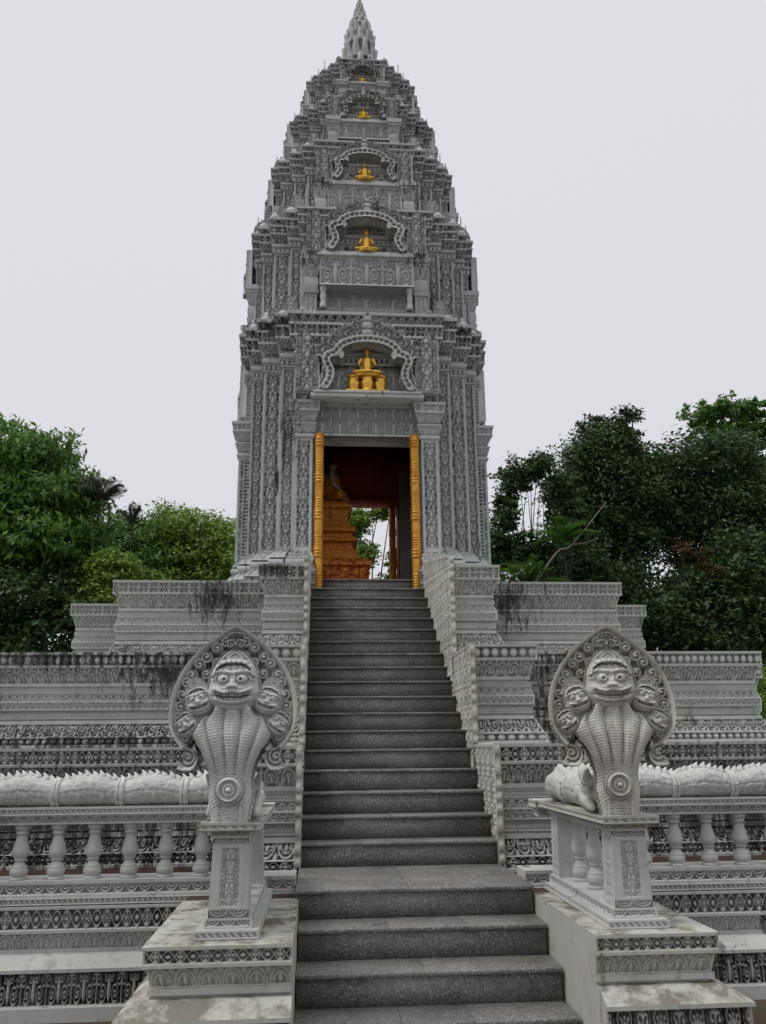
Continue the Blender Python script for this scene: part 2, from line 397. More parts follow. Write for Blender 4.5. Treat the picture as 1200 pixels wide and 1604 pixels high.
def polydist(X, Z, pl):
    """distance to polyline and arc length at nearest point, signed side"""
    best = np.full(X.shape, 1e9); arc = np.zeros(X.shape); s0 = 0
    for a, b in zip(pl[:-1], pl[1:]):
        d = b-a; L = np.hypot(*d)+1e-9; t = np.clip(((X-a[0])*d[0]+(Z-a[1])*d[1])/L/L, 0, 1)
        q = np.hypot(X-a[0]-t*d[0], Z-a[1]-t*d[1]); m = q < best
        best = np.where(m, q, best); arc = np.where(m, s0+t*L, arc); s0 += L
    return best, arc
def inpoly(X, Z, pl):
    r = np.zeros(X.shape, bool); n = len(pl)
    for i in range(n):
        x1, z1 = pl[i]; x2, z2 = pl[(i+1) % n]
        if z1 == z2: continue
        c = ((z1 > Z) != (z2 > Z)) & (X < (x2-x1)*(Z-z1)/(z2-z1)+x1)
        r ^= c
    return r
def plate(g, X, Z, mask, Hf, back, h=None, grime_shade=0):
    """solid relief: front at y=-Hf, back at y=back, side walls along the mask edge. vertices masked per cell"""
    keep = mask[:-1, :-1] & mask[1:, 1:] & mask[:-1, 1:] & mask[1:, :-1]
    F3 = np.stack([X, -Hf, Z], -1); g.grid(F3, h, grime_shade, keep)
    B3 = np.stack([X, back*np.ones_like(X), Z], -1); idx0 = g.n
    nv, nu = X.shape
    g.grid(B3[:, ::-1], None, 0, keep[:, ::-1])
    fi = np.arange(nv*nu).reshape(nv, nu)+idx0-nv*nu; bi = np.arange(nv*nu).reshape(nv, nu)[:, ::-1]+idx0
    k = np.pad(keep, 1)
    W = []
    for (dy, dx, a, b) in ((0, -1, (0, 0), (1, 0)), (0, 1, (1, 1), (0, 1)), (-1, 0, (0, 1), (0, 0)), (1, 0, (1, 0), (1, 1))):
        e = keep & ~k[1+dy:1+dy+keep.shape[0], 1+dx:1+dx+keep.shape[1]]
        I, J = np.nonzero(e)
        if len(I): W.append(np.stack([fi[I+a[0], J+a[1]], fi[I+b[0], J+b[1]], bi[I+b[0], J+b[1]], bi[I+a[0], J+a[1]]], -1)[:, ::-1])
    if W: g.F.append(np.concatenate(W))
def carve_grid(x0, x1, z0, z1, res):
    return np.meshgrid(np.linspace(x0, x1, int((x1-x0)/res)+2), np.linspace(z0, z1, int((z1-z0)/res)+2))
# continuous blob bodies: primitives fused by a voxel remesh
def fuse(name, prims, voxel, mat, parent, smooth_it=4, loc=None, rotz=0):
    bm = bmesh.new()
    for p in prims:
        if p[0] == 'e':                          # ellipsoid centre, radii
            r = bmesh.ops.create_icosphere(bm, subdivisions=2, radius=1)
            for v in r['verts']: v.co = Vector((v.co.x*p[2][0], v.co.y*p[2][1], v.co.z*p[2][2]))+Vector(p[1])
        else:                                    # tapered capsule a, b, ra, rb
            a, b = Vector(p[1]), Vector(p[2]); d = b-a; q = d.to_track_quat('Z', 'Y')
            r = bmesh.ops.create_cone(bm, cap_ends=True, segments=12, radius1=p[3], radius2=p[4], depth=d.length)
            for v in r['verts']: v.co = q @ v.co+(a+b)/2
            for c_, rr in ((a, p[3]), (b, p[4])):
                r = bmesh.ops.create_icosphere(bm, subdivisions=2, radius=rr)
                for v in r['verts']: v.co += c_
    me = bpy.data.meshes.new('tmp'); bm.to_mesh(me); bm.free()
    t = bpy.data.objects.new('tmp', me); COL.objects.link(t)
    m = t.modifiers.new('r', 'REMESH'); m.mode = 'VOXEL'; m.voxel_size = voxel
    s = t.modifiers.new('s', 'SMOOTH'); s.iterations = smooth_it; s.factor = .5
    dg = bpy.context.evaluated_depsgraph_get()
    res = bpy.data.meshes.new_from_object(t.evaluated_get(dg)); bpy.data.objects.remove(t)
    res.name = name; res.materials.clear()
    res.polygons.foreach_set('use_smooth', np.ones(len(res.polygons), bool))
    return link(name, res, mat, parent, loc, rotz)

# ================================================================== GROUND
g = GB(); xs = np.linspace(-400, 400, 3)
g.grid(np.array([[(-600, -600, -.74), (600, -600, -.74)], [(-600, 900, -.74), (600, 900, -.74)]], float))
tag(g.build('ground', MT['ground']), kind='structure')
g = GB(); g.box(-4.6, -.16, -.62, 1.2, -.3, -.055, 0); g.box(1.41, 5.9, -.62, 1.2, -.3, -.0555, 0)
g.box(-.83, -.16, -1.05, -.615, -.3, -.056, 0); g.box(1.41, 2.03, -1.05, -.615, -.3, -.0565, 0)
tag(g.build('walkway', MT['floor_tile']), kind='structure')

# ================================================================== STAIRCASE
TU, TL, RS = .2571, .3027, .17
stair = thing('staircase', 'steep flight of speckled grey granite steps climbing to the temple doorway', 'staircase', (.6, -1, 0))
def step(x0, x1, y0, y1, z, last=False):
    g = GB(); o = (.6, -1, 0)
    cuts = [x0]+sorted(x0+(x1-x0)*(q+rng.uniform(-.05, .05)) for q in ((.33, .67) if int(abs(z)*100) % 2 else (.5,)))+[x1]
    for a_, b_ in zip(cuts[:-1], cuts[1:]): g.box(a_-o[0]+.0008, b_-o[0]-.0008, y0-.010-o[1]+rng.uniform(-.001, .001), y1+.012-o[1], z-.022, z+rng.uniform(-.0012, .0008), .0025)
    g.box(x0+.006-o[0], x1-.006-o[0], y0+.014-o[1], y1+.01-o[1], z-RS-.02, z-.0235, 0)
    return g.build('step', MT['granite'], stair)
for k in range(-4, 0): step(-.116, 1.392, -1.034+k*TL, -1.034+(k+1)*TL, k*RS)
step(-.14, 1.396, -1.034, 0, 0)
for k in range(1, 18): step(-.15, 1.405, (k-1)*TU, k*TU, k*RS)
step(-.115, 1.37, 17*TU, 17*TU+.35, 18*RS)

# ================================================================== TERRACES (three moulded levels)
def prof_level(z0, z1, top='diamond', beadbase=True, drk=.5, s=1.0):
    H = z1-z0; z = lambda t: z1-t*H                # t from the top downward
    tp = (p_diamond, .022, .115) if top == 'diamond' else (p_beads, .03, .075)
    B = [(z(1), .15*s, z(.975), .15*s, None, 0, 1, 0)]
    if beadbase:
        B += [(z(.975), .145*s, z(.90), .14*s, p_beads, .032, .075, drk), (z(.90), .13*s, z(.885), .13*s, None, 0, 1, 0)]
    else:
        B += [(z(.975), .145*s, z(.885), .14*s, p_diamond, .022, .12, drk*1.3)]
    B += [(z(.885), .12*s, z(.755), .06*s, p_palmf, .034, .11, drk*1.1),
          (z(.755), .05*s, z(.72), .05*s, None, 0, 1, 0), (z(.72), .02*s, z(.70), .02*s, None, 0, 1, 0),
          (z(.70), .042*s, z(.64), .042*s, p_rope, .016, .024, drk*.4), (z(.64), .02*s, z(.615), .02*s, None, 0, 1, 0),
          (z(.615), .05*s, z(.605), .06*s, None, 0, 1, 0),
          (z(.605), .06*s, z(.525), .062*s, p_archd, .018, .06, drk*.5), (z(.525), .062*s, z(.45), .035*s, p_arch, .014, .07, drk*.8),
          (z(.45), .028*s, z(.435), .028*s, None, 0, 1, 0), (z(.435), .040*s, z(.38), .040*s, p_rope, .016, .024, drk*.4),
          (z(.38), .02*s, z(.36), .02*s, None, 0, 1, 0), (z(.36), .035*s, z(.33), .035*s, None, 0, 1, 0),
          (z(.33), .03*s, z(.165), .075*s, p_palm, .024, .11, drk*.8),
          (z(.165), .10*s, z(.145), .105*s, None, 0, 1, 0), (z(.145), .098*s, z(.025), .10*s, tp[0], tp[1], tp[2], drk),
          (z(.025), .105*s, z(0), .108*s, None, 0, 1, 0)]
    # lips between bands of different offset
    out = []
    for i, b in enumerate(B):
        if out and abs(out[-1][3]-b[1]) > 1e-4: out.append((b[0], out[-1][3], b[0], b[1], None, 0, 1, 0))
        out.append(b)
    return out
def terrace(name, label, z0, z1, yf, ym, xin, xout, xend, setb, top, drk, botm):
    """yf pier front, ym main wall front, xin/xout pier edges (left,right), xend wall ends, setb=(y, xends)"""
    t = thing(name, label, 'terrace', (.62, ym+1, z0)); base = (-.62, -ym-1)
    B = [tuple([b[0]-z0, b[1], b[2]-z0]+list(b[3:])) for b in prof_level(z0, z1, top, botm, drk)]
    yb = 9.6
    for s in (0, 1):
        xi, xo, xe, xs_ = xin[s], xout[s], xend[s], setb[1][s]
        path = [(xi, yf), (xo, yf), (xo, ym), (xe, ym), (xe, setb[0]), (xs_, setb[0]), (xs_, yb)]
        if s == 0: path = path[::-1]
        det = lambda i, nn, mid: mid[1]+ym+1 < setb[0]+.6 and (nn[1] < 0 or abs(mid[0]) < 3.6 and nn[1] == 0)
        g = sweep(path, B, detail=det, base=base, du=.008, dv=.007)
        # pier cheek beside the stairs
        e = 0 if s == 1 else len(path)-1
        cap_end(g, e, (0, 1), 1.6, flip=(s == 0))
        xl = xi-.62
        flat(g, [g.corner(i, .106) for i in range(len(path))]+([(xl, yb+base[1])] if s == 1 else [])+([(xl, yb+base[1])] if s == 0 else []), z1-z0-.001)
        g.build('wall', MT['wall'], t)
    return t
T0 = terrace('lower_terrace', 'lowest moulded stone terrace behind the balustrades, black algae in its friezes', -.055, .885, .1, .78, (-.165, 1.415), (-.52, 2.03), (-5.2, 6.4), (2.0, (-6.4, 7.6)), 'diamond', .95, False)
T1 = terrace('middle_terrace', 'middle moulded stone terrace with a row of round beads under its top edge', .885, 1.785, 1.06, 1.72, (-.165, 1.415), (-.55, 1.93), (-3.22, 4.46), (3.4, (-4.1, 5.35)), 'beads', .8, True)
T2 = terrace('upper_terrace', 'highest moulded stone terrace with diamond frieze directly under the tower', 1.785, 2.76, 2.1, 3.06, (-.165, 1.415), (-.56, 1.84), (-2.30, 3.54), (4.75, (-3.25, 4.5)), 'diamond', .6, False)
# reddish fascia on top of the lowest terrace
# carved stringers closing the stair sides
def vine_panel(g, x, y0, y1, z0, z1, face, dep=.038, per=.2, grime_shade=1.0, top=None):
    """carved upright panel in plane x facing face(+1/-1) in X; top(y) clips it below/above"""
    Y, Z = np.meshgrid(np.linspace(y0, y1, int((y1-y0)/.012)+2), np.linspace(z0, z1, int((z1-z0)/.012)+2))
    ny = max(1, round((y1-y0)/.22)); u = fr((Y-y0)/(y1-y0)*ny)
    h = p_vine(u, (Z-z0)/per); m = np.minimum(np.minimum(Y-y0, y1-Y), np.minimum(Z-z0, z1-Z)); h = np.maximum(h, 1-ss(.022, .03, m))
    P = np.stack([x+face*(h-1)*dep, Y, Z], -1)
    if face < 0: P = P[:, ::-1]; h = h[:, ::-1]
    g.grid(P, h, grime_shade)
for s, (xa, fc) in enumerate(((-.125, 1), (1.378, -1))):
    for (ya, yb_, za, zb, par) in ((.10, 1.05, 0, .884, T0), (1.02, 2.10, .886, 1.784, T1), (2.06, 4.2, 1.786, 2.86, T2)):
        g = GB(); L = par.location
        x0, x1 = (xa-.05, xa-.0395) if fc > 0 else (xa+.0395, xa+.05)
        yf = ya-.13
        g.box(x0-L[0], x1-L[0], yf-L[1], yb_-L[1], za-.3-L[2], zb-L[2]+.004*(s+1), .002)
        e0, e1 = min(xa, xa-fc*.05), max(xa, xa-fc*.05)
        g.box(e0-L[0], e1-L[0], yf-.01-L[1], yf+.008-L[1], za-L[2]-.003, zb-L[2]+.004*(s+1)+.002, .003)
        Xb, Zb = np.meshgrid(np.linspace(e0, e1, 9), np.linspace(za, zb+.004*(s+1), int((zb-za)/.008)))
        hb2 = np.maximum(ridge(fr((Zb-za)/.11+.25*np.sin((Zb-za)*13))-.5, .42)*np.sqrt(np.clip(1-(2*(Xb-e0)/(e1-e0)-1)**2, 0, 1)), .35*(np.abs(2*(Xb-e0)/(e1-e0)-1) > .8))
        g.grid(np.stack([Xb-L[0], yf-.011-.012*hb2-L[1], Zb-L[2]], -1), hb2, .6)
        vine_panel(g, xa-L[0], yf+.004-L[1], yb_-L[1], za-L[2]-.2, zb-.003-L[2], fc)
        if par is T2:
            for v in g.V: v[:, 2] += .42*np.clip((v[:, 1]+L[1]-yf)/(yb_-yf), 0, 1)*np.clip(v[:, 2]/(zb-L[2]), 0, 1)**4
        o = g.build('stair_cheek', MT['cheek'], par)
# ================================================================== BALUSTRADE WALLS
def lips(B):
    out = []
    for b in B:
        if out and abs(out[-1][3]-b[1]) > 1e-4: out.append((b[0], out[-1][3], b[0], b[1], None, 0, 1, 0))
        out.append(b)
    return out
FENCE_Y = -.75
WB = lips([(-.76, .14, -.66, .14, None, 0, 1, 0), (-.66, .11, -.465, .11, p_scroll, .035, .155, 1.0), (-.465, .13, -.445, .13, None, 0, 1, 0),
      (-.445, .13, -.375, .03, None, 0, 1, 0), (-.375, .02, -.36, .02, None, 0, 1, 0), (-.36, .012, -.255, .03, p_palm, .014, .11, .35), (-.255, .045, -.238, .045, None, 0, 1, 0),
      (-.238, .04, -.115, .04, p_diamond, .024, .128, .95), (-.115, .045, -.10, .045, None, 0, 1, 0), (-.10, .0, -.09, .0, None, 0, 1, 0), (-.09, .03, -.055, .03, p_rope, .02, .034, .5),
      (-.055, .01, -.035, .01, None, 0, 1, 0), (-.035, .0, .03, .0, p_archd, .014, .085, .7), (.03, .0, .05, .0, None, 0, 1, 0)])
BAL = [(.0, 0), (.056, 0), (.056, .016), (.044, .02), (.052, .03), (.058, .045), (.057, .062), (.049, .078), (.050, .084), (.043, .090), (.034, .105), (.028, .118), (.036, .124), (.038, .130), (.036, .136), (.046, .15),
       (.054, .168), (.055, .185), (.050, .21), (.042, .24), (.035, .27), (.031, .292), (.040, .298), (.043, .305), (.040, .312), (.034, .318), (.044, .326), (.052, .338), (.053, .348), (.053, .362), (0, .362)]
bal_me = None
def baluster_mesh(k=1.0):
    g = GB(); P = lathe([(r, z*k) for r, z in BAL], 20, 2)
    g.grid(P[:, ::-1]); o = g.build('baluster', MT['rail'], None, smooth=True); me = o.data; bpy.data.objects.remove(o); return me
bal_me = baluster_mesh(.345/.362)
def rail(g, x0, x1, yc):
    """top rail: slab, rope edge, arch frieze"""
    B = lips([(.395, .0, .40, .0, None, 0, 1, 0), (.40, .0, .45, .012, p_arch, .013, .085, .6), (.45, .02, .458, .02, None, 0, 1, 0), (.458, .028, .492, .028, p_rope, .018, .034, .25), (.492, .03, .505, .03, None, 0, 1, 0)])
    path = [(x0, yc+.07), (x0, yc-.07), (x1, yc-.07), (x1, yc+.07)]
    g2 = sweep(path, B, closed=True, du=.005, dv=.005)
    flat(g2, [g2.corner(i, .03) for i in range(4)], .505); flat(g2, [g2.corner(i, 0) for i in range(4)], .395, False)
    return g2
def balustrade(side):
    if side == 'l':
        x0, x1 = -4.6, -.145; rx0, rx1 = -4.6, -.33
        lab = 'white stone balustrade left of the stairs, turned balusters over carved bands'
    else:
        x0, x1 = 1.41, 5.9; rx0, rx1 = 1.53, 5.9
        lab = 'white stone balustrade right of the stairs, turned balusters over carved bands'
    t = thing('balustrade', lab, 'balustrade', (0, 0, 0), 'balustrades on both sides of the stairs')
    yc = FENCE_Y+.08
    g = sweep([(x0, yc-.08), (x1, yc-.08)], WB, du=.0055, dv=.005)
    cap_end(g, 0, (0, 1), .26, True); cap_end(g, 1, (0, 1), .26)
    flat(g, [(x0, yc-.08), (x1, yc-.08), (x1, yc+.18), (x0, yc+.18)], .05)
    g.box(x0+.001, x1-.001, yc+.181, yc+.185, -.3, .049, 0)
    g.build('base_wall', MT['wall'], t)
    rail(None, rx0, rx1, yc).build('rail', MT['rail'], t)
    n = int((rx1-rx0)/.238)
    for i in range(n):
        x = (-.545-i*.238) if side == 'l' else (1.80+i*.238)
        if x < rx0+.08 or x > rx1-.08: continue
        link('baluster', bal_me, None, t, (x, yc, .05))
    return t
balustrade('l'); balustrade('r')

# ================================================================== NEWEL BLOCKS AND PEDESTALS
KB = lips([(-.76, .14, -.62, .14, None, 0, 1, 0), (-.62, .13, -.365, .13, p_scroll, .032, .16, 1.0), (-.365, .145, -.345, .145, None, 0, 1, 0), (-.345, .145, -.285, .03, None, 0, 1, 0),
      (-.285, -.01, -.27, -.01, None, 0, 1, 0), (-.27, .012, -.24, .012, None, 0, 1, 0), (-.24, .0, -.145, .025, p_palm, .014, .115, .3), (-.145, .045, -.13, .045, None, 0, 1, 0),
      (-.13, .04, -.065, .04, p_diamond, .018, .105, .9), (-.065, .045, -.05, .045, None, 0, 1, 0)])
def newel_block(side):
    if side == 'l':
        lab = 'stepped stone block left of the lowest steps, pale top stained with moss'; xo, xi = -.80, -.118
        path = [(xo, -.99), (xo, -2.22), (xi, -2.22)]
    else:
        lab = 'stepped stone block right of the lowest steps, plain cheek wall toward the stairs'; xo, xi = 2.0, 1.402
        path = [(xi, -2.22), (xo, -2.22), (xo, -.99)]
    t = thing('newel_block', lab, 'plinth', ((xo+xi)/2, -1.6, -.74), 'blocks flanking the foot of the stairs')
    B = [tuple([b[0]+.74, b[1], b[2]+.74]+list(b[3:])) for b in KB]
    g = sweep(path, B, base=(-(xo+xi)/2, 1.6), du=.0045, dv=.0045)
    if side == 'l': cap_end(g, 2, (0, 1), 1.23)
    else: cap_end(g, 0, (0, 1), 1.23, True)
    c = [g.corner(i, .045) for i in range(3)]
    c = c+[(xi-(xo+xi)/2, .61)] if side == 'l' else c+[(xi-(xo+xi)/2, .61)]
    flat(g, c, .69)
    g.build('block_body', MT['moss'], t)
newel_block('l'); newel_block('r')

def post_panel(g, cx, hw0, hw1, yf0, yf1, z0, z1):
    """tapered front face with carved inset panel"""
    nu, nv = 40, 80
    U, V = np.meshgrid(np.linspace(-1, 1, nu), np.linspace(0, 1, nv))
    hw = hw0+(hw1-hw0)*V; H = z1-z0
    inner = (np.abs(U) < .5) & (V > .14) & (V < .86)
    q = np.clip((U+.5), 0, 1); vv = (V-.14)/.72
    h = np.where(inner, p_vine(q, vv*2.0+.0), 1.0)
    arcs = (V < .10); h = np.where(arcs, np.maximum(p_archd(fr((U+1)), V/.10), 0), h)
    arct = (V > .90); h = np.where(arct, p_arch(fr((U+1)), (V-.9)/.1), h)
    Y = yf0+(yf1-yf0)*V+(1-h)*.014
    P = np.stack([cx+U*hw, Y, z0+V*H], -1); g.grid(P, h, .5)
def pedestal(cx, side, lab):
    t = thing('pedestal', lab, 'pedestal', (cx, -1.5, -.05), 'railed pedestals carrying the serpents')
    L = (cx, -1.5, -.05)
    def loc(g): 
        g.V = [v-np.array(L) for v in g.V]; return g
    yf, yb = -2.12, -.86
    B = lips([(-.05, .0, -.045, .0, None, 0, 1, 0), (-.045, .004, -.012, .004, p_rope, .012, .034, .5), (-.012, .0, -.006, .0, None, 0, 1, 0)])
    g = sweep([(cx-.158, yb), (cx-.158, yf-.03), (cx+.158, yf-.03), (cx+.158, yb)], B, closed=True, du=.004, dv=.004)
    flat(g, [g.corner(i, 0) for i in range(4)], -.006)
    B = lips([(-.006, .0, .0, .0, None, 0, 1, 0), (.0, .0, .036, -.004, p_archd, .012, .07, .6), (.036, -.006, .042, -.006, None, 0, 1, 0)])
    g2 = sweep([(cx-.122, yb+.02), (cx-.122, yf+.012), (cx+.122, yf+.012), (cx+.122, yb+.02)], B, closed=True, du=.004, dv=.004)
    flat(g2, [g2.corner(i, -.006) for i in range(4)], .042)
    g.V += g2.V; off = g.n; g.F += [f+off for f in g2.F]; g.h += g2.h; g.g += g2.g
    g.T = g.T+[[i+off for i in tt] for tt in g2.T]; g.n += g2.n
    loc(g).build('base_slab', MT['rail'], t)
    # corner posts
    for (ya, yb2, front) in ((yf+.02, yf+.19, True), (yb-.17, yb-.01, False)):
        g = GB(); z0, z1 = .042, .43
        if front: post_panel(g, cx, .103, .092, ya, ya+.006, z0, z1)
        n = 12
        for (sx, fl) in ((-1, True), (1, False)):
            Y, V = np.meshgrid(np.linspace(0, 1, 16), np.linspace(0, 1, 50))
            inner = (np.abs(Y-.5) < .28) & (V > .1) & (V < .9)
            h = np.where(inner, p_vine(np.clip((Y-.22)/.56, 0, 1), V*3), 1.0)
            X = cx+sx*(.103-.011*V-(1-h)*.01)
            P = np.stack([X, ya+(yb2-ya)*Y+.006*V*(1-Y), z0+V*(z1-z0)], -1)
            g.grid(P[:, ::-1] if fl else P, h[:, ::-1] if fl else h, .4)
        V = np.linspace(0, 1, 3)[:, None]; U = np.array([[1, -1]])
        for yy in ([yb2] if front else [yb2, ya]):
            P = np.stack([cx+U*(.103-.011*V)*(1 if yy == yb2 else -1), np.full((3, 2), yy), z0+V*(z1-z0)+0*U], -1); g.grid(P)
        loc(g).build('post', MT['rail'], t)
    n = 3
    for i in range(n):
        y = yf+.19+(yb-.17-yf-.19)*(i+.5)/n
        o = link('baluster', bal_me, None, t, (0, y-L[1], .042-L[2])); o.scale = (.95, .95, 1.12)
    B = lips([(.425, .0, .43, .0, None, 0, 1, 0), (.43, -.004, .462, .004, p_arch, .012, .07, .6), (.462, .035, .468, .04, None, 0, 1, 0), (.468, .047, .494, .047, p_rope, .013, .034, .25), (.494, .05, .505, .05, None, 0, 1, 0)])
    g = sweep([(cx-.108, yb+.02), (cx-.108, yf+.012), (cx+.108, yf+.012), (cx+.108, yb+.02)], B, closed=True, du=.004, dv=.004)
    flat(g, [g.corner(i, .05) for i in range(4)], .505); flat(g, [g.corner(i, 0) for i in range(4)], .425, False)
    loc(g).build('cap_slab', MT['moss'], t)
CXL, CXR = -.452, 1.672
pedestal(CXL, 'l', 'railed pedestal under the serpent left of the stairs')
pedestal(CXR, 'r', 'railed pedestal under the serpent right of the stairs')

# ================================================================== NAGA SERPENTS
HOOD = catmull([(0, 1.03), (.045, 1.012), (.11, .968), (.20, .895), (.275, .80), (.322, .70), (.343, .59), (.338, .485), (.30, .41), (.262, .36), (.255, .315), (.285, .268), (.262, .255), (.205, .255), (.175, .30), (.185, .37)], 6)
FAN = catmull([(.20, .40), (.158, .35), (.133, .29), (.118, .235), (.116, .19), (.118, .13), (.108, .06), (.098, 0)], 6)
def hood_field(X, Z):
    pol = np.vstack([HOOD, FAN]); pol = np.vstack([pol, pol[::-1]*np.array([-1, 1])])
    mask = inpoly(X, Z, pol)
    d, arc = polydist(np.abs(X), Z, HOOD)
    A = np.abs(X)
    inside = mask
    r = np.hypot(X/.343, (Z-.62)/.41)
    # dished shell: rim stands forward, ground lies back
    H = .015+.045*ss(.030, .012, d)+.02*r*r
    H = np.where(Z < .36, H*ss(.0, .01, d+.005), H)
    h = np.where(d < .03, 1, .05)
    # ring of curled leaves inside the rim and a second ring
    for (dist_r, R, n, amp) in ((.055, .036, 15, .055), (.118, .031, 12, .045), (.17, .026, 9, .04)):
        for k in range(n):
            t = (k+.5)/n; idx = int((.02+.60*t)*(len(HOOD)-1)); idx = min(idx, len(HOOD)-2)
            p = HOOD[idx]; tn = HOOD[idx+1]-HOOD[idx]; tn = tn/np.hypot(*tn); nn = np.array([-abs(tn[1]), -1*np.sign(tn[1])*-tn[0]])
            nn = np.array([tn[1], -tn[0]]); nn = nn if (nn@(np.array([0, .6])-p)) > 0 else -nn
            c = p+nn*dist_r
            if c[1] < .40: continue
            s = spiral(A-c[0], Z-c[1], R, 1 if k % 2 else -1, 1, 1.6); rr = np.hypot(A-c[0], Z-c[1])/R
            dome = np.where(rr < 1, amp*(.55+.45*s)*np.sqrt(np.clip(1-rr**2*.75, 0, 1)), 0)
            m = dome > H-.015; H = np.where(m, .015+dome, H); h = np.where((rr < 1), np.maximum(h, .25+.75*s), h)
    # crest palmette under the tip
    c = np.hypot(X/.05, (Z-.93)/.05); sp_ = spiral(A-.028, Z-.925, .028, 1, 1, 1.5); H = np.maximum(H, np.where(c < 1.1, .035+.03*sp_+.02*(A < .008), 0)); h = np.where(c < 1.1, .3+.7*sp_, h)
    # tail curls at the foot of the hood
    rr = np.hypot(A-.235, Z-.325)/.05; s = spiral(A-.235, Z-.325, .05, -1, 1, 2); H = np.where(rr < 1, .03+.03*s, H); h = np.where(rr < 1, .4+.6*s, h)
    # five necks fanning up from the stem
    phi = np.arctan2(X, Z+.02); rad = np.hypot(X, Z+.02)
    fanw = np.interp(Z, [0, .1, .19, .235, .29, .35, .42, .5, .6], [.10, .118, .118, .12, .135, .162, .205, .24, .21])
    topz = np.interp(A, [0, .085, .105, .14, .17, .21, .25], [.62, .61, .58, .56, .52, .48, .44])+.012*np.cos(X/np.maximum(.01, .2)*np.pi*5)
    inf = (A < fanw) & (Z < topz)
    q = X/fanw*2.5; lobe = np.sqrt(np.clip(1-(2*fr(q+.5)-1)**2, 0, 1))
    rings = .5+.5*np.sin(rad*2*np.pi/.0155)
    stripe = ridge(2*fr(q+.5)-1, .12)
    edge = np.sqrt(np.clip(1-(A/fanw)**4, 0, 1))
    Hn = (.055+.05*lobe*ss(.16, .34, Z)+.04*ss(.15, .40, Z)-.03*ss(.42, .55, Z)+.006*rings*(1-stripe))*(.55+.45*edge)+.04*(1-ss(.1, .35, Z))*edge
    Hn = Hn*(.35+.65*ss(0, .035, topz-Z)); H = np.where(inf, np.maximum(Hn, 0), H); h = np.where(inf, .75+.25*rings, h)
    return mask, H, h
def face_mesh(hw, hh, dp, teeth=True, res=60):
    """grinning guardian face in relief over a broad head"""
    a, b = np.meshgrid(np.linspace(-1, 1, res), np.linspace(-1, 1, int(res*1.15)))
    A = a*np.sqrt(1-b*b*.30); Bv = b*np.sqrt(1-a*a*.22); r = (np.abs(A)**3+np.abs(Bv)**3)**(1/3)
    wid = 1+.10*np.exp(-((Bv+.35)/.3)**2)-.10*ss(.4, 1, Bv)-.18*ss(-.7, -1, Bv)
    dep = np.clip(1-np.clip(r, 0, 1)**3.6, 0, 1)**.6*(.52-.06*Bv)
    G = lambda cx, cz, sx, sz, p=2: np.exp(-((np.abs(A-cx)/sx)**p+(np.abs(Bv-cz)/sz)**p))
    f = np.zeros_like(A); h = np.ones_like(A)
    for s in (-1, 1):
        rr = np.hypot(A-s*.36, (Bv-.20)*1.1)
        re = np.hypot(A-s*.38, (Bv-.20)*1.45); f += .13*np.sqrt(np.clip(1-(re/.25)**2, 0, 1))+.06*ridge(re-.29, .05)       # bulging eyes in round sockets
        rp = np.hypot(A-s*.33, Bv-.18); f += .05*ridge(rp-.095, .035)-.08*(rp < .045); h = np.where(rp < .05, .1, h); h = np.where(np.abs(re-.255) < .03, .15, h)
        f += .17*ridge(Bv-(.50-.7*(np.abs(A)-.42)**2), .09)*(A*s > .05)*(np.abs(A) < .78)
        f += .12*np.sqrt(np.clip(1-(np.hypot(A-s*.12, Bv+.06)/.11)**2, 0, 1)); f -= .10*G(s*.11, -.12, .035, .03)
        rc = np.hypot(A-s*.74, Bv+.22); f += .10*ridge(rc-.10, .06)+.08*(rc < .05)
        rc = np.hypot(A-s*.80, Bv-.26); f += .09*ridge(rc-.10, .05)
    f += .17*G(0, .06, .11, .20)+.16*G(0, -.14, .50, .13)-.10*G(0, .30, .09, .12)
    up = -.30+.22*A*A; lo = -.64+.30*A*A; mw = np.abs(A) < .62; mid = (up+lo)/2
    inm = mw & (Bv < up-.03) & (Bv > lo+.03)
    f += .13*ridge(Bv-up-.03*np.cos(A*9), .10)*ss(.80, .66, np.abs(A))+.12*ridge(Bv-lo, .10)*ss(.78, .6, np.abs(A))
    tth = np.abs(np.sin(A*30)); gap = np.abs(Bv-mid) < .028
    f = np.where(inm, np.where(gap, -.04, .02+.05*tth), f); h = np.where(inm, np.where(gap | (tth < .25), .05, .6), h)
    f += .08*G(0, -.86, .45, .10)
    f += .12*ridge(r-.86, .09)*(Bv > .30)+.07*ridge(r-.70, .05)*(Bv > .42); h = np.where((Bv > .42) & (np.abs(r-.78) < .03), .2, h)
    f = f-.22*ss(.42, .62, Bv)*(r < .80)
    dia = (Bv > .50) & (r < .82); tq = np.abs(fr(A*3.5+.5)-.5)*2
    f = np.where(dia, f+.06*np.sqrt(np.clip(1-np.hypot(tq, (Bv-.62)/.1)**2, 0, 1))+.05*ridge(Bv-.52, .04), f); h = np.where(dia & (np.hypot(tq, (Bv-.62)/.1) > 1) & (Bv < .74), .2, h)
    pt = np.arctan2(Bv-.25, A); cr = (Bv > .60) & (r >= .80); h = np.where(cr, .25+.75*np.abs(np.sin(pt*9)), h); f = np.where(cr, f+.04*np.abs(np.sin(pt*9)), f)
    P = np.stack([A*hw*wid, -(dep+f*.8)*dp, Bv*hh], -1)
    return P, h
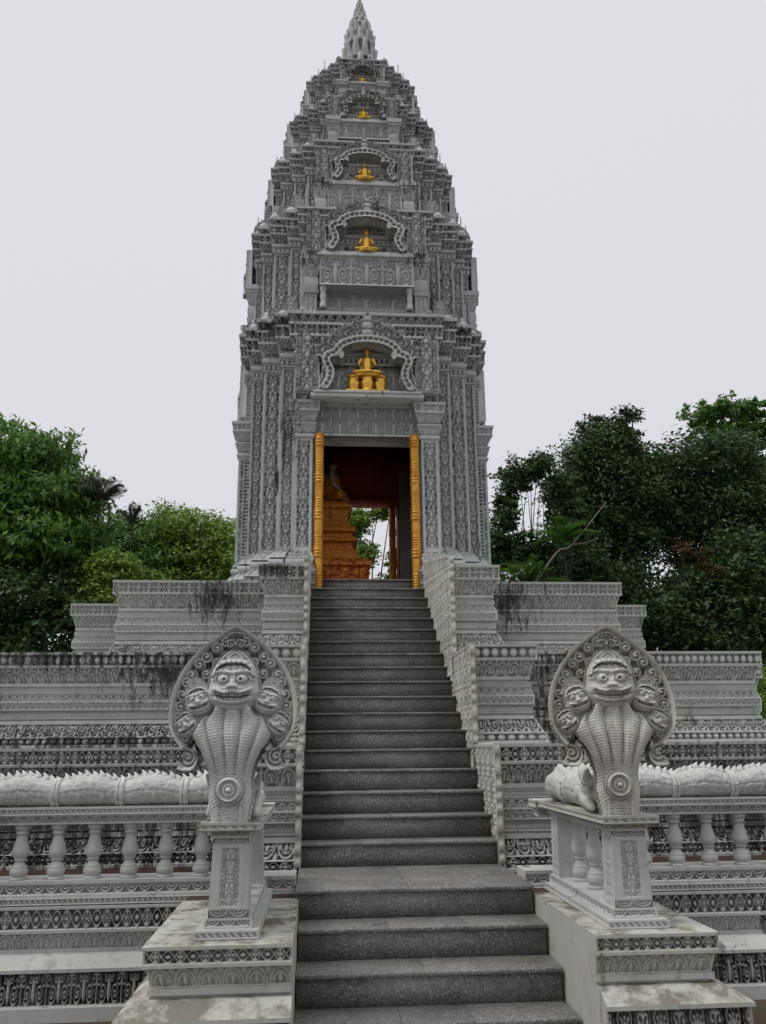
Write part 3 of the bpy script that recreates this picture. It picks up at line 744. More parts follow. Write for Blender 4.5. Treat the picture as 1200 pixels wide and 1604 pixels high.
def naga(cx, mat, bmat, lab, yaw, side):
    t = thing('naga_statue', lab, 'serpent statue', (cx, -2.02, .505), 'naga serpents at the foot of the stairs')
    rz = yaw
    X, Z = carve_grid(-.36, .36, 0, 1.045, .0048); mask, H, h = hood_field(X, Z)
    h = np.where(h < .2, 0, h)
    g = GB(); Bk = .05
    # rounded back
    plate(g, X, Z, mask, H+.03, Bk, h, 1.0); hd = g.build('hood', mat, t, smooth=False, rotz=rz)
    # stem: deep rounded column behind the front relief
    g = GB(); zz = np.linspace(0, .5, 24); th = np.linspace(0, 2*np.pi, 25); T_, Zz = np.meshgrid(th, zz)
    wv = np.interp(Zz, [0, .06, .13, .2, .3, .4, .5], [.096, .105, .116, .112, .11, .10, .07]); dv_ = np.interp(Zz, [0, .12, .25, .4, .5], [.12, .14, .10, .07, .03])
    g.grid(np.stack([wv*np.cos(T_), .035+dv_*np.sin(T_), Zz], -1)); g.build('stem', mat, t, smooth=True, rotz=rz)
    for (x, z, hw, hh, dp, ry, y) in ((0, .70, .132, .148, .18, 0, -.095), (-.186, .618, .068, .080, .13, -.32, -.085), (.186, .618, .068, .080, .13, .32, -.085), (-.246, .495, .060, .070, .12, -.6, -.08), (.246, .495, .060, .070, .12, .6, -.08)):
        P, hh_ = face_mesh(hw, hh, dp, res=64 if x == 0 else 36)
        c, s = math.cos(ry), math.sin(ry)
        Q = P.copy(); Q[..., 0] = c*P[..., 0]+s*P[..., 2]; Q[..., 2] = -s*P[..., 0]+c*P[..., 2]
        Q = Q+np.array([x, y+.02, z]); g = GB(); g.grid(Q, hh_, .8)
        # skirt back into the hood
        ring = np.concatenate([Q[0, :], Q[1:, -1], Q[-1, -2::-1], Q[-2:0:-1, 0], Q[:1, 0]])
        bk = ring.copy(); bk[:, 1] = -.02; bk[:, 0] = x+(ring[:, 0]-x)*.85; bk[:, 2] = z+(ring[:, 2]-z)*.85
        g.grid(np.stack([bk, ring]))
        g.build('head', mat, t, smooth=True, rotz=rz)
        # flame headdress standing behind each face
        g = GB(); k_ = 1.12 if x == 0 else 1.32; X_, Z_ = carve_grid(-hw*k_, hw*k_, -hh*.3, hh*(1.32 if x == 0 else 1.75), .004)
        zt = np.clip((Z_+hh*.3)/(hh*(1.62 if x == 0 else 2.05)), 0, 1); ol = hw*k_*np.sqrt(np.clip(1-zt**(2.6 if x == 0 else 1.7), 0, 1))
        dd = np.clip(ol-np.abs(X_), 0, 1); mk = np.abs(X_) < ol; hr = np.clip(.5+.5*np.cos(dd/hw*2*np.pi*4.5), 0, 1); ht = .2+.8*np.maximum(hr, .7*np.abs(np.sin(np.arctan2(Z_, X_)*8))*(dd > hw*.12))
        plate(g, X_, Z_, mk, .008*hr+.004, .03, ht, 1.0)
        for i_ in range(len(g.V)):
            v = g.V[i_]; nx = c*v[:, 0]+s*v[:, 2]+x; nz_ = -s*v[:, 0]+c*v[:, 2]+z; g.V[i_] = np.stack([nx, v[:, 1]+y+.012, nz_], -1)
        g.build('headdress', mat, t, rotz=rz)
    # medallion
    g = GB(); rr = np.linspace(.0, 1, 40); th = np.linspace(0, 2*np.pi, 73); T_, Rr = np.meshgrid(th, rr)
    hh = .02*(.5+.5*np.cos(Rr*2*np.pi*3.2))*(Rr < .92)+.03*np.sqrt(np.clip(1-(Rr/.22)**2, 0, 1))+.012*(np.abs(Rr-.72) < .09)*(.5+.5*np.sin(T_*28))
    hh = hh+.05*np.sqrt(np.clip(1-Rr**6, 0, 1))
    hc = np.clip(hh/.062-.3, 0, 1)
    R_m = .084
    P = np.stack([Rr*R_m*np.cos(T_), -.105-hh, .160+Rr*R_m*np.sin(T_)], -1); g.grid(P[:, ::-1]*np.array([1, 1, 1]), np.clip(hc*1.4, 0, 1), .6)
    g.grid(np.stack([P[-1]*np.array([1, 1, 1]), P[-1]+np.array([0, .09, 0])])); g.build('medallion', mat, t, smooth=True, rotz=rz)
    # ring-scaled throat under the medallion
    g = GB(); Xs, Zs = carve_grid(-.072, .072, .0, .085, .004); hs = .5+.5*np.sin(Zs*2*np.pi/.013); rim = (np.abs(Xs) > .055)
    hs = np.where(rim, 1, hs); plate(g, Xs, Zs, np.ones_like(Xs, bool), .125+.006*hs, -.05, hs, .7); g.build('throat', mat, t, rotz=rz)
    # ---- body: from the coil behind the stem along the cap, then along the rail
    sg = -1 if side == 'l' else 1
    far = 4.1; yr = FENCE_Y+.08-(-2.02)
    n1 = np.linspace(.22, yr-.18, 20)
    pts = [(0, y, .112) for y in n1]
    for k in range(1, 9):
        a = k/8*math.pi/2; pts.append((sg*.18*(1-math.cos(a)), yr-.18+.18*math.sin(a), .112))
    xs_ = np.arange(.2, far, .012); pts += [(sg*x, yr, .112) for x in xs_]
    pts = np.array(pts); dl = np.concatenate([[0], np.cumsum(np.hypot(*(pts[1:, :2]-pts[:-1, :2]).T))])
    sN = np.arange(0, dl[-1], .011); pts = np.stack([np.interp(sN, dl, pts[:, i]) for i in range(3)], 1)
    hump = .5+.5*np.cos(2*np.pi*sN/.43)
    rad = .086+.020*hump
    pts[:, 2] = rad*.98
    seg = 72; th = np.linspace(0, 2*np.pi, seg+1); S, TH = np.meshgrid(sN, th, indexing='ij')
    uu = S/.05; vv = TH/(2*np.pi)*14; row = np.floor(vv); cc = np.hypot((fr(uu+.5*(row % 2))-.5)*1.7, (fr(vv)-.5)*1.5)
    hb_ = p_scroll(S/.17+.5*(np.floor(TH/(2*np.pi)*6) % 2), fr(TH/(2*np.pi)*6)); disp = .86+.14*np.maximum(hb_, .5*np.sqrt(np.clip(1-cc*cc, 0, 1)))
    g = GB(); tube(g, pts, rad, seg, disp, .9)
    g.build('body', bmat, t, smooth=True)
    # crest of flame-shaped fins along the back
    g = GB()
    for i in np.arange(.1, sN[-1]-.1, .047):
        j = int(i/.011); p = pts[j]; r = rad[j]; d = pts[min(j+2, len(pts)-1)]-pts[j-2]; d[2] = 0; d /= np.linalg.norm(d); sd_ = np.array([d[1], -d[0], 0])
        if side == 'l': d = d
        b0 = p+np.array([0, 0, r*.80]); L_, H_ = .045*(.9+.2*rng.random()), .052*(.8+.35*rng.random())
        bm = bmesh.new(); prof = [(-.5, 0), (.5, 0), (.55, .35), (.30, .62), (.42, 1.0), (-.05, .72), (-.42, .45)]
        vs1 = [bm.verts.new(tuple(b0+d*a*L_+np.array([0, 0, b*H_])+sd_*(.03*(1-b*.7)))) for a, b in prof]
        vs2 = [bm.verts.new(tuple(b0+d*a*L_+np.array([0, 0, b*H_])-sd_*(.03*(1-b*.7)))) for a, b in prof]
        bm.faces.new(vs1); bm.faces.new(vs2[::-1])
        for k in range(7): bm.faces.new([vs1[k], vs2[k], vs2[(k+1) % 7], vs1[(k+1) % 7]])
        bmesh.ops.recalc_face_normals(bm, faces=bm.faces[:]); bm.verts.index_update(); g.bm(bm)
    # bands at the narrow places
    for i in np.arange(.215, sN[-1]-.05, .43):
        for k in (-.018, 0, .018):
            j = int((i+k)/.011); c_ = pts[j]; d = pts[j+1]-pts[j-1]; d[2] = 0; d /= np.linalg.norm(d); sd_ = np.array([d[1], -d[0], 0])
            ph = np.linspace(0, 2*np.pi, 21); rr_ = rad[j]*1.02
            ring = c_+np.cos(ph)[:, None]*sd_*rr_+np.sin(ph)[:, None]*np.array([0, 0, rr_]); tube(g, ring, .011, 6)
    g.build('crest', bmat, t)
    # gaping collar jaws behind the stem from which the hood rises
    pr = [('c', (0, .42, .10), (0, .22, .11), .09, .12), ('e', (0, .20, .12), (.125, .07, .125))]
    for s in (-1, 1):
        pr += [('e', (s*.10, .17, .17), (.045, .09, .045)), ('c', (s*.11, .22, .07), (s*.125, .06, .03), .04, .022), ('e', (s*.09, .30, .2), (.03, .05, .045)), ('c', (s*.07, .33, .22), (s*.085, .42, .29), .03, .008),
               ('c', (s*.125, .12, .19), (s*.14, .05, .23), .028, .014), ('e', (s*.13, .28, .10), (.03, .045, .045))]
    fuse('collar_jaws', pr, .009, bmat, t, 2)
    for s in (-1, 1):
        for k in range(6):
            g = GB(); tube(g, [(s*.132, .09+k*.022, .14), (s*.134, .088+k*.022, .105)], [.009, .004], 6); g.build('tooth', bmat, t)
    return t
naga(CXL-.01, MT['naga'], MT['body'], 'pale grey five-headed stone serpent with spread hood left of the stairs', -.03, 'l')
naga(CXR-.02, MT['naga2'], MT['body'], 'brown-stained five-headed stone serpent with spread hood right of the stairs', -.20, 'r')

# ================================================================== TEMPLE TOWER
XC, YC = .635, 6.17
TW = thing('temple_tower', 'tall carved grey stone temple tower with stepped tiers, niches and a pointed finial', 'tower', (XC, YC, 0))
RAT = {}
def ratios(F): return RAT.get(round(F, 3), (.567, .685, .833, .94))
def redent(F):
    w0, w1, w2, w3 = [q*F for q in ratios(F)]
    q = [(-w0, -F), (w0, -F), (w0, -w3), (w1, -w3), (w1, -w2), (w2, -w2), (w2, -w1), (w3, -w1), (w3, -w0)]
    out = []
    for k in range(4):
        for (x, y) in q:
            for _ in range(k): x, y = -y, x
            out.append((x, y))
    return out
tdet = lambda i, nn, mid: (nn[1] < -.5) or (abs(nn[0]) > .5 and mid[1] < .15)
def part(name, F, B, skip=None, du=.0125):
    g = sweep(redent(F), lips(B), closed=True, detail=tdet, du=du, dv=.0125, strips=(p_vine,), skip=skip)
    return g
def doorskip(i, z0, z1): return i in (0, 18) and z1 < 5.76
# storey 0
F0 = 1.80
B = [(2.74, .17, 2.98, .17, p_diamond, .022, .13, .5), (2.98, .20, 3.02, .20, None, 0, 1, 0), (3.02, .15, 3.12, .15, p_beads, .03, .08, .4), (3.12, .19, 3.22, .12, p_lotus, .025, .09, .3), (3.22, .10, 3.24, .10, None, 0, 1, 0),
     (3.24, .08, 3.34, .08, 'torus', .04, 1, 0), (3.34, .05, 3.36, .05, None, 0, 1, 0), (3.36, .10, 3.46, .05, p_lotus, .02, .08, .3), (3.46, .03, 3.50, .03, p_rope, .02, .04, .3)]
rightof = lambda i: 1 <= i <= 17
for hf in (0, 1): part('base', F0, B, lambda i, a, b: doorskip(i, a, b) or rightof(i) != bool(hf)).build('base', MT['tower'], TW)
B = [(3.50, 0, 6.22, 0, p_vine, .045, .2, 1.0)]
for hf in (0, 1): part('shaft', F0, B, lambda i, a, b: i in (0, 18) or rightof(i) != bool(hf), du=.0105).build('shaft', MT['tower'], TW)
def cornice_bands(z0, z1, o=.10, per=.12):
    z = lambda t: z0+(z1-z0)*t
    return [(z(0), .015, z(.05), .015, None, 0, 1, 0), (z(.05), .03, z(.13), .03, p_beads, .03, per*.6, 1.0), (z(.13), .0, z(.17), .0, None, 0, 1, 0), (z(.17), .01, z(.27), .01, 'torus', .03, 1, 0),
            (z(.27), .0, z(.32), .0, None, 0, 1, 0), (z(.32), .02, z(.52), o*.75, p_palm, .032, per*1.15, 1.0), (z(.52), o*.85, z(.56), o*.85, None, 0, 1, 0), (z(.56), o*.8, z(.74), o*.9, p_diamond, .034, per*1.2, 1.0),
            (z(.74), o, z(.78), o, None, 0, 1, 0), (z(.78), o*.6, z(.80), o*.6, None, 0, 1, 0), (z(.80), o*.65, z(.94), o*.95, p_arch, .03, per, 1.0), (z(.94), o*1.1, z(1), o*1.1, None, 0, 1, 0)]
part('cornice', F0, cornice_bands(6.22, 7.03, .12)).build('cornice', MT['tower'], TW)
ST = [(1.72, 7.03, 7.20, 8.28, 8.88), (1.46, 8.88, 9.08, 9.80, 10.32), (1.18, 10.32, 10.58, 11.02, 11.45), (.90, 11.45, 11.66, 12.10, 12.50)]
RAT.update({1.72: (.56, .67, .82, .93), 1.46: (.50, .63, .78, .91), 1.18: (.44, .58, .73, .88), .90: (.37, .53, .69, .86)})
prevF = F0
for (F, z0, za, zb, z1) in ST:
    dF = prevF-F; zm = (z0+za)/2
    B = [(z0-.01, dF+.02, z0, dF+.02, None, 0, 1, 0), (z0, dF*.72, zm-.02, dF*.70, p_palm, .035, .14, 1.0), (zm-.02, dF*.76, zm, dF*.76, None, 0, 1, 0), (zm, dF*.42, za-.05, dF*.36, p_palmf, .03, .12, 1.0), (za-.05, .03, za, .02, None, 0, 1, 0), (za, 0, zb, 0, p_vine, .042, .2, 1.0)]
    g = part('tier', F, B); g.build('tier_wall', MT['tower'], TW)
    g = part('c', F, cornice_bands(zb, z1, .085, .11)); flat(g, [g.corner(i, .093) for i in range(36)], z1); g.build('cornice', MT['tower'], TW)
    prevF = F
# finial: stacked lotus bud
g = GB()
pr = [(.36, 12.5), (.40, 12.7), (.36, 12.8), (.39, 13.0), (.40, 13.2), (.35, 13.35), (.36, 13.5), (.35, 13.7), (.325, 13.9), (.28, 14.05), (.23, 14.2), (.19, 14.32), (.15, 14.44), (.12, 14.55), (.09, 14.66), (.065, 14.76), (.045, 14.84), (.03, 14.92), (0, 15.02)]
P = lathe(pr, 96, 4); zz = P[..., 2]; th = np.linspace(0, 2*np.pi, 97)[None]
tier_id = np.searchsorted([12.8, 13.3, 13.66, 13.93, 14.13, 14.29, 14.43, 14.55, 14.66, 14.77], zz); tz = np.array([12.5, 12.8, 13.3, 13.66, 13.93, 14.13, 14.29, 14.43, 14.55, 14.66, 14.77, 15.1]); fz = (zz-tz[tier_id])/(tz[tier_id+1]-tz[tier_id])
ph = th*5+np.pi/2*(tier_id % 2); pet = np.abs(np.cos(ph)); hgt = np.clip(1-((1-pet)*2.2*fz)**2, 0, 1)*(.5+.5*np.sqrt(pet))
k = .84+.20*fz*hgt-.06*(fz < .12)+.02*np.sin(zz*90)*(fz > .8)
k = k*(.92+.05*np.cos(ph*4)); P[..., 0] *= k; P[..., 1] *= k; g.grid(P, np.clip(hgt, 0, 1), 1.0); g.build('finial', MT['tower'], TW, smooth=True)
# corner buds and needles
BUD = [(0.0, 0), (.075, 0), (.088, .03), (.08, .07), (.055, .10), (.03, .125), (.012, .15), (0, .175)]
g = GB(); g.grid(lathe(BUD, 14, 3)); o = g.build('corner_bud', MT['body'], TW, smooth=True); bud_me = o.data; bpy.data.objects.remove(o)
g = GB(); g.grid(lathe([(0, 0), (.03, 0), (.022, .04), (.014, .08), (.018, .10), (.012, .13), (.012, .36), (.0, .42)], 8, 1)); o = g.build('needle', MT['tower'], TW, smooth=True); nee_me = o.data; bpy.data.objects.remove(o)
# tall carved leaf antefix: flame outline
def leaf_plate(wd, ht, th=.06, res=.012, per=.16):
    g = GB(); X, Z = carve_grid(-wd/2*1.05, wd/2*1.05, 0, ht, res)
    ol = wd/2*np.sqrt(np.clip(1-(Z/ht)**2.4, 0, 1))*(1+.06*np.sin(Z/ht*22))
    m = np.abs(X) < ol; d = ol-np.abs(X)
    h = np.maximum(p_vine(np.clip(X/wd+.5, 0, 1), Z/per), 1-ss(.012, .02, d))
    plate(g, X, Z, m, .03*h, th, h, .4); o = g.build('antefix', MT['tower'], None); me = o.data; bpy.data.objects.remove(o); return me
levels = [(F0, 7.03, 1.0)]+[(F, z1, sc_) for (F, _, _, _, z1), sc_ in zip(ST, (.95, .82, .72, .6))]
for (F, z, k) in levels:
    w0, w1, w2, w3 = [q*F for q in ratios(F)]
    lf = leaf_plate(.26*k, .36*k)
    for sx in (-1, 1):
        for (x, y) in ((w1, -w3), (w2, -w2), (w3, -w1)):
            o = link('corner_bud', bud_me, None, TW, (sx*(x-.0), y+.0, z)); o.scale = (k*.95,)*3
        for (x, y) in ((F-.0, -w0+.03), (F-.16, -w0-.0), (w3, -w1), (w2+.04, -w2-.04)):
            o = link('needle', nee_me, None, TW, (sx*x, y, z)); o.scale = (.8, .8, k)
        o = link('corner_bud', bud_me, None, TW, (sx*F, -w0, z)); o.scale = (k*.8,)*3
    # flame-shaped antefixes standing on the cornice in front of each re-entrant face
    for sx in (-1, 1):
        for (x, y, a) in (((w0+w1)/2, -w3-.02, 0), ((w1+w2)/2, -w2-.02, 0), ((w2+w3)/2, -w1-.02, 0), ((w3+F)/2, -w0-.03, 0), (w2+.03, -(w1+w2)/2, 1), (w3+.03, -(w0+w1)/2, 1), (F+.02, -w0*.75, 1)):
            o = link('antefix', lf, None, TW, (sx*x, y, z), sx*a*math.pi/2); o.scale = (1, 1, 1 if abs(x) < w1+.05 else .7)
# ---- aedicules: door frames / niches on the four faces
def pediment_mesh(hw, hp, th=.16, res=.0125, panels=True):
    """polylobed arch with beaded frame, scrolled feet and a flame crest. hw: half width of frame, hp: height of frame"""
    sx, sz = hw/.60, hp/.82
    fr_ = np.array([(-.60, .06), (-.555, .14), (-.525, .24), (-.54, .34), (-.585, .44), (-.575, .53), (-.51, .57), (-.455, .59), (-.42, .66), (-.33, .74), (-.18, .80), (0, .82)])
    fr_ = np.vstack([fr_, (fr_[:-1]*np.array([-1, 1]))[::-1]])*np.array([sx, sz]); pl = catmull(fr_, 4)
    W_ = 1.06*sx; X, Z = carve_grid(-W_, W_, 0, 1.30*sz, res); A = np.abs(X)/sx; Zn = Z/sz
    d, arc = polydist(X, Z, pl); tk = .062*min(1, sx*1.05)
    hook = np.minimum(np.hypot((A-.385)/1, (Zn-.50)*.7), 9)
    hk = (np.hypot((A-.375), (Zn-.56)*.55) < .042) & (Zn < .68)
    # outer outline
    ol = catmull(np.array([(.0, 1.28), (.07, 1.20), (.11, 1.13), (.20, 1.19), (.25, 1.07), (.36, 1.11), (.40, .98), (.51, 1.01), (.55, .87), (.66, .88), (.68, .74), (.80, .72), (.76, .58), (.66, .50), (.66, .30), (.70, .12), (.66, .0)]), 4)
    pol = np.vstack([ol, [(0, 0)]]); inol = inpoly(A, Zn, pol)
    inner = np.vstack([pl, [(pl[-1][0]-.0, 0), (pl[0][0], 0)]])
    ininner = inpoly(X, Z, inner)
    frame = (d < tk) | hk
    fol = inol & ~ininner & (A*sx < .66*sx) | (inol & ~ininner)
    hb = np.where(np.hypot(d/ .026, (fr(arc/.078)-.5)*2.4) < 1, .15, 1.0); hb = np.where(d > tk*.86, .8, hb)
    q = A*.9; hf = np.maximum(spiral(fr(q/.15+.5*np.floor(Zn/.14))-.5, fr(Zn/.14)-.5, .52, 1, 1, 1.4), .25)
    od_, oa_ = polydist(A, Zn, ol); hf = np.where(od_ < .035, .75+.25*np.cos(oa_*60), hf)
    hf = np.maximum(hf, np.where(A < .10, .9*np.sqrt(np.clip(1-((A)/.1)**2, 0, 1)), 0)*(fr(Zn/.11) > .25))
    H = np.where(frame, .07+.03*hb, .0+.07*hf); h = np.where(frame, hb, hf)
    mask = frame | fol
    if panels:
        # upright leaf panels over the capitals
        pA = (A > .68) & (A < 1.03); ztop = .98-.55*np.clip((.86-A)/.18, 0, 1)**1.5-.10*np.clip((A-.9)/.13, 0, 1)
        pn = pA & (Zn < ztop) & (Zn > -.01); hp_ = p_vine(np.clip((A-.68)/.35, 0, 1), Zn/.26)
        hp_ = np.maximum(hp_, 1-ss(.012, .022, np.minimum(np.minimum((A-.68)*sx, (1.03-A)*sx), (ztop-Zn)*sz)))
        mask |= pn; H = np.where(pn, -.02+.05*hp_, H); h = np.where(pn, hp_, h)
    bk = np.where(frame, th, th*.45); g = GB(); plate(g, X, Z, mask, H, bk, h, .75)
    o = g.build('pediment', MT['tower'], None); me = o.data; bpy.data.objects.remove(o); return me
def relief_mesh(name, hw, z0, z1, pat, per, dep=.03, th=.05, grime_shade=1.0, rim=.02, res=.0125):
    """flat carved slab, front face at y=0 looking -Y"""
    X, Z = carve_grid(-hw, hw, z0, z1, res); L = 2*hw; k = max(1, round(L/per)); H_ = z1-z0
    h = pat((X+hw)/L*k, (Z-z0)/H_); m = np.minimum(np.minimum(X+hw, hw-X), np.minimum(Z-z0, z1-Z))
    h = np.maximum(h, 1-ss(rim, rim+.006, m))
    g = GB(); plate(g, X, Z, np.ones_like(X, bool), -(1-h)*dep, th+dep, h, grime_shade)
    o = g.build(name, MT['tower'], None); me = o.data; bpy.data.objects.remove(o); return me
def four(name, me, y, z=0, x=0, ks=(0, 1, 2, 3), mat=None, side=None):
    y00 = y
    for k in ks:
        y = side if (side is not None and k % 2) else y00
        a = k*math.pi/2; c, s = math.cos(a), math.sin(a)
        link(name, me, mat, TW, (c*x-s*(-y), s*x+c*(-y), z), a)
def boxmesh(name, boxes, bev=.006):
    g = GB()
    for b in boxes: g.box(*b, bev)
    o = g.build(name, MT['tower'], None); me = o.data; bpy.data.objects.remove(o); return me
# door storey
def pil_mesh():
    g = GB()
    # base, shaft and capital of one doorway pilaster (local x -.125..+.125, front toward -Y)
    hw = .122; path = [(-hw, .45), (-hw, 0), (hw, 0), (hw, .45)]
    Bp = lips([(2.90, .05, 3.02, .05, None, 0, 1, 0), (3.02, .06, 3.14, .06, p_diamond, .018, .12, .4), (3.14, .07, 3.17, .07, None, 0, 1, 0), (3.17, .05, 3.27, .03, p_lotus, .02, .08, .3), (3.27, .01, 3.36, .01, 'torus', .03, 1, 0), (3.36, .03, 3.42, .0, p_lotus, .015, .06, .3),
               (3.42, 0, 3.46, 0, None, 0, 1, 0), (3.46, 0, 5.04, 0, p_vine, .042, .2, 1.0), (5.04, .0, 5.06, .0, None, 0, 1, 0), (5.06, .01, 5.12, .01, 'torus', .02, 1, 0), (5.12, .0, 5.15, .0, None, 0, 1, 0), (5.15, .02, 5.26, .05, p_palm, .015, .09, .35), (5.26, .055, 5.28, .055, None, 0, 1, 0),
               (5.28, .01, 5.31, .01, None, 0, 1, 0), (5.31, .03, 5.44, .08, p_palm, .018, .1, .35), (5.44, .095, 5.47, .095, None, 0, 1, 0), (5.47, .09, 5.56, .10, p_diamond, .018, .1, .45), (5.56, .11, 5.60, .11, None, 0, 1, 0)])
    g2 = sweep(path, Bp, strips=(p_vine,), du=.0105, dv=.0125)
    flat(g2, [g2.corner(i, .11) for i in range(4)], 5.60)
    o = g2.build('pilaster', MT['tower'], None); me = o.data; bpy.data.objects.remove(o); return me
pm = pil_mesh()
for k in range(4):
    a = k*math.pi/2; c, s = math.cos(a), math.sin(a)
    for x in (-.89, .89):
        y = -F0-.08; link('pilaster', pm, None, TW, (c*x-s*y, s*x+c*y, 0), a)
four('lintel', relief_mesh('lintel', .765, 5.12, 5.60, lambda u, v: np.maximum(p_scroll(u, fr(v*1.999)), 0), .25, .035, .40, .5, .03, .011), F0+.03)
four('niche_sill', boxmesh('niche_sill', [(-.80, .80, -.0, .42, 5.601, 5.66), (-.77, .77, -.015, .40, 5.661, 5.70)]), F0+.30, side=F0+.12)
Bb = lips([(2.74, .07, 2.96, .07, p_diamond, .02, .12, .7), (2.96, .09, 3.0, .09, None, 0, 1, 0), (3.0, .05, 3.10, .05, p_beads, .025, .07, .5), (3.10, .08, 3.2, .04, p_palmf, .022, .1, .6), (3.2, .03, 3.22, .03, None, 0, 1, 0), (3.22, .02, 3.32, .02, 'torus', .035, 1, 0), (3.32, .04, 3.42, .0, p_palmf, .018, .09, .6), (3.42, -.02, 3.495, -.02, p_rope, .015, .04, .4)])
g2 = sweep([(-.13, .5), (-.13, 0), (.13, 0), (.13, .5)], Bb, du=.01, dv=.01); flat(g2, [g2.corner(i, -.02) for i in range(4)], 3.495)
o = g2.build('base_block', MT['tower'], None); bbm = o.data; bpy.data.objects.remove(o)
for q_ in (-.93, .93): four('base_block', bbm, F0+.10, x=q_, ks=(0, 2))
four('tympanum', relief_mesh('tympanum', 1.0, 5.66, 6.30, p_scroll, .40, .03, .1, .45), F0-.02)
four('pediment', pediment_mesh(.60, .80, .17), F0+.24, 5.70, side=F0+.07)
# closed panels on the side faces
four('false_door', relief_mesh('false_door', .76, 2.95, 5.12, lambda u, v: p_vine(fr(u), v*9), .38, .03, .05, .4, .03), F0-.12, ks=(1, 3))
jb = boxmesh('jamb', [(-.135, .135, 0, .50, 2.77, 5.66)], .004)
four('jamb', jb, F0-.0, x=-.885, ks=(0, 2)); four('jamb', jb, F0-.0, x=.885, ks=(0, 2))
# niches of the upper storeys
NI = [(1.72, .53, .62, 7.43, 7.90, 8.00, True), (1.46, .45, .52, 9.02, 9.45, 9.56, False), (1.18, .33, .42, 10.58, 10.88, 10.98, False), (.90, .225, .33, 11.80, 11.92, 11.98, False)]
for (F, hw, hp, za, zb, zp, deep) in NI:
    th = .34 if deep else .20
    pr_ = .28 if deep else .12
    four('lintel', relief_mesh('lintel', hw*1.32, za, zb, p_scroll, hw*.8, .03, th, .45, .022), F+pr_, side=F+.06)
    four('niche_sill', boxmesh('niche_sill', [(-hw*1.38, hw*1.38, -.03, pr_+.02, zb+.001, zb+.05), (-hw*1.3, hw*1.3, -.0, pr_+.0, zb+.051, zp)]), F+pr_, side=F+.07)
    four('pediment', pediment_mesh(hw, hp, .15), F+pr_-.04, zp, side=F+(.14 if deep else .10))
    # capitals carrying the ends of the pediment
    cp = GB(); k = hw/.53
    g2 = sweep([(-.085*k, .3), (-.085*k, 0), (.085*k, 0), (.085*k, .3)], lips([(za-.35*k, .0, za-.05, .0, p_vine, .02, .2, .4), (za-.05, .02, za, .03, None, 0, 1, 0), (za, .0, (za+zb)/2, .0, 'torus', .02, 1, 0), ((za+zb)/2, .01, zb-.03, .05, p_palm, .015, .1, .35), (zb-.03, .06, zb+.02, .06, p_diamond, .015, .1, .4), (zb+.02, .07, zp, .07, None, 0, 1, 0)]), strips=(p_vine,))
    flat(g2, [g2.corner(i, .07) for i in range(4)], zp); o = g2.build('capital', MT['tower'], None); cm = o.data; bpy.data.objects.remove(o)
    for x in (-hw*1.55, hw*1.55): four('capital', cm, F+.10, x=x)
    if deep:
        g = GB(); g.grid(lathe([(0, 7.08), (.05, 7.08), (.05, 7.14), (.035, 7.18), (.045, 7.26), (.035, 7.34), (.05, 7.38), (.05, 7.43)], 12, 3)); o = g.build('colonette', MT['tower'], None, smooth=True); cmn = o.data; bpy.data.objects.remove(o)
        for x in (-.64, .64): four('colonette', cmn, F+.2, x=x)
        four('niche_panel', relief_mesh('niche_panel', .60, 7.08, 7.42, p_scroll, .4, .03, .05, .4), F+.04)
# ---- interior chamber
g = GB(); t_ = .02
for sx in (-1, 1):
    g.box(min(sx*1.40, sx*1.46), max(sx*1.40, sx*1.46), -1.42, 1.42, 2.9, 6.15, 0)
    for sy in (-1, 1): g.box(min(sx*.765, sx*1.41), max(sx*.765, sx*1.41), min(sy*1.375, sy*1.42), max(sy*1.375, sy*1.42), 2.9, 6.15, 0)
for sy in (-1, 1): g.box(-.765, .765, min(sy*1.376, sy*1.419), max(sy*1.376, sy*1.419), 5.13, 6.15, 0)
g.box(-1.46, 1.46, -1.43, 1.43, 6.151, 6.2, 0)
g.box(-.9, .9, -.4, -.28, 5.55, 5.85, .01)
g.build('chamber_wall', MT['maroon'], TW)
for q_ in (-1, 1):
    g = GB(); g.box(min(q_*.738, q_*.75), max(q_*.738, q_*.75), 1.30, F0+.03, 3.06, 5.12, 0); g.build('jamb_lining', MT['maroon'], TW)
g = GB(); g.box(-.745, .745, 1.30, F0+.03, 5.095, 5.115, 0); g.build('soffit_lining', MT['maroon'], TW)
g = GB(); g.box(-1.5, 1.5, -1.5, 1.95, 2.8, 3.055, 0); g.build('chamber_floor', MT['floor_tile'], TW)
# gilded columns of the doorways
pr = [(.068, 2.895), (.068, 2.93), (.055, 2.94)]
z = 2.94
while z < 5.0:
    for k in range(5): pr += [(.058, z), (.066, z+.008), (.066, z+.022), (.058, z+.03)]; z += .036
    pr += [(.060, z+.01), (.064, z+.07), (.064, z+.15), (.060, z+.20)]; z += .215
    for k in range(3): pr += [(.060, z), (.072, z+.012), (.072, z+.03), (.060, z+.042)]; z += .046
pr = [(0, 2.895)]+[p for p in pr if p[1] < 5.12]+[(.066, 5.125), (0, 5.13)]
g = GB(); g.grid(lathe(pr, 20, 1)); o = g.build('gilded_column', MT['column'], TW, smooth=True); cme = o.data; bpy.data.objects.remove(o)
for sy in (-1, 1):
    for sx in (-.672, .672): link('gilded_column', cme, None, TW, (sx, sy*(F0+.06), 0 if sy < 0 else .165))

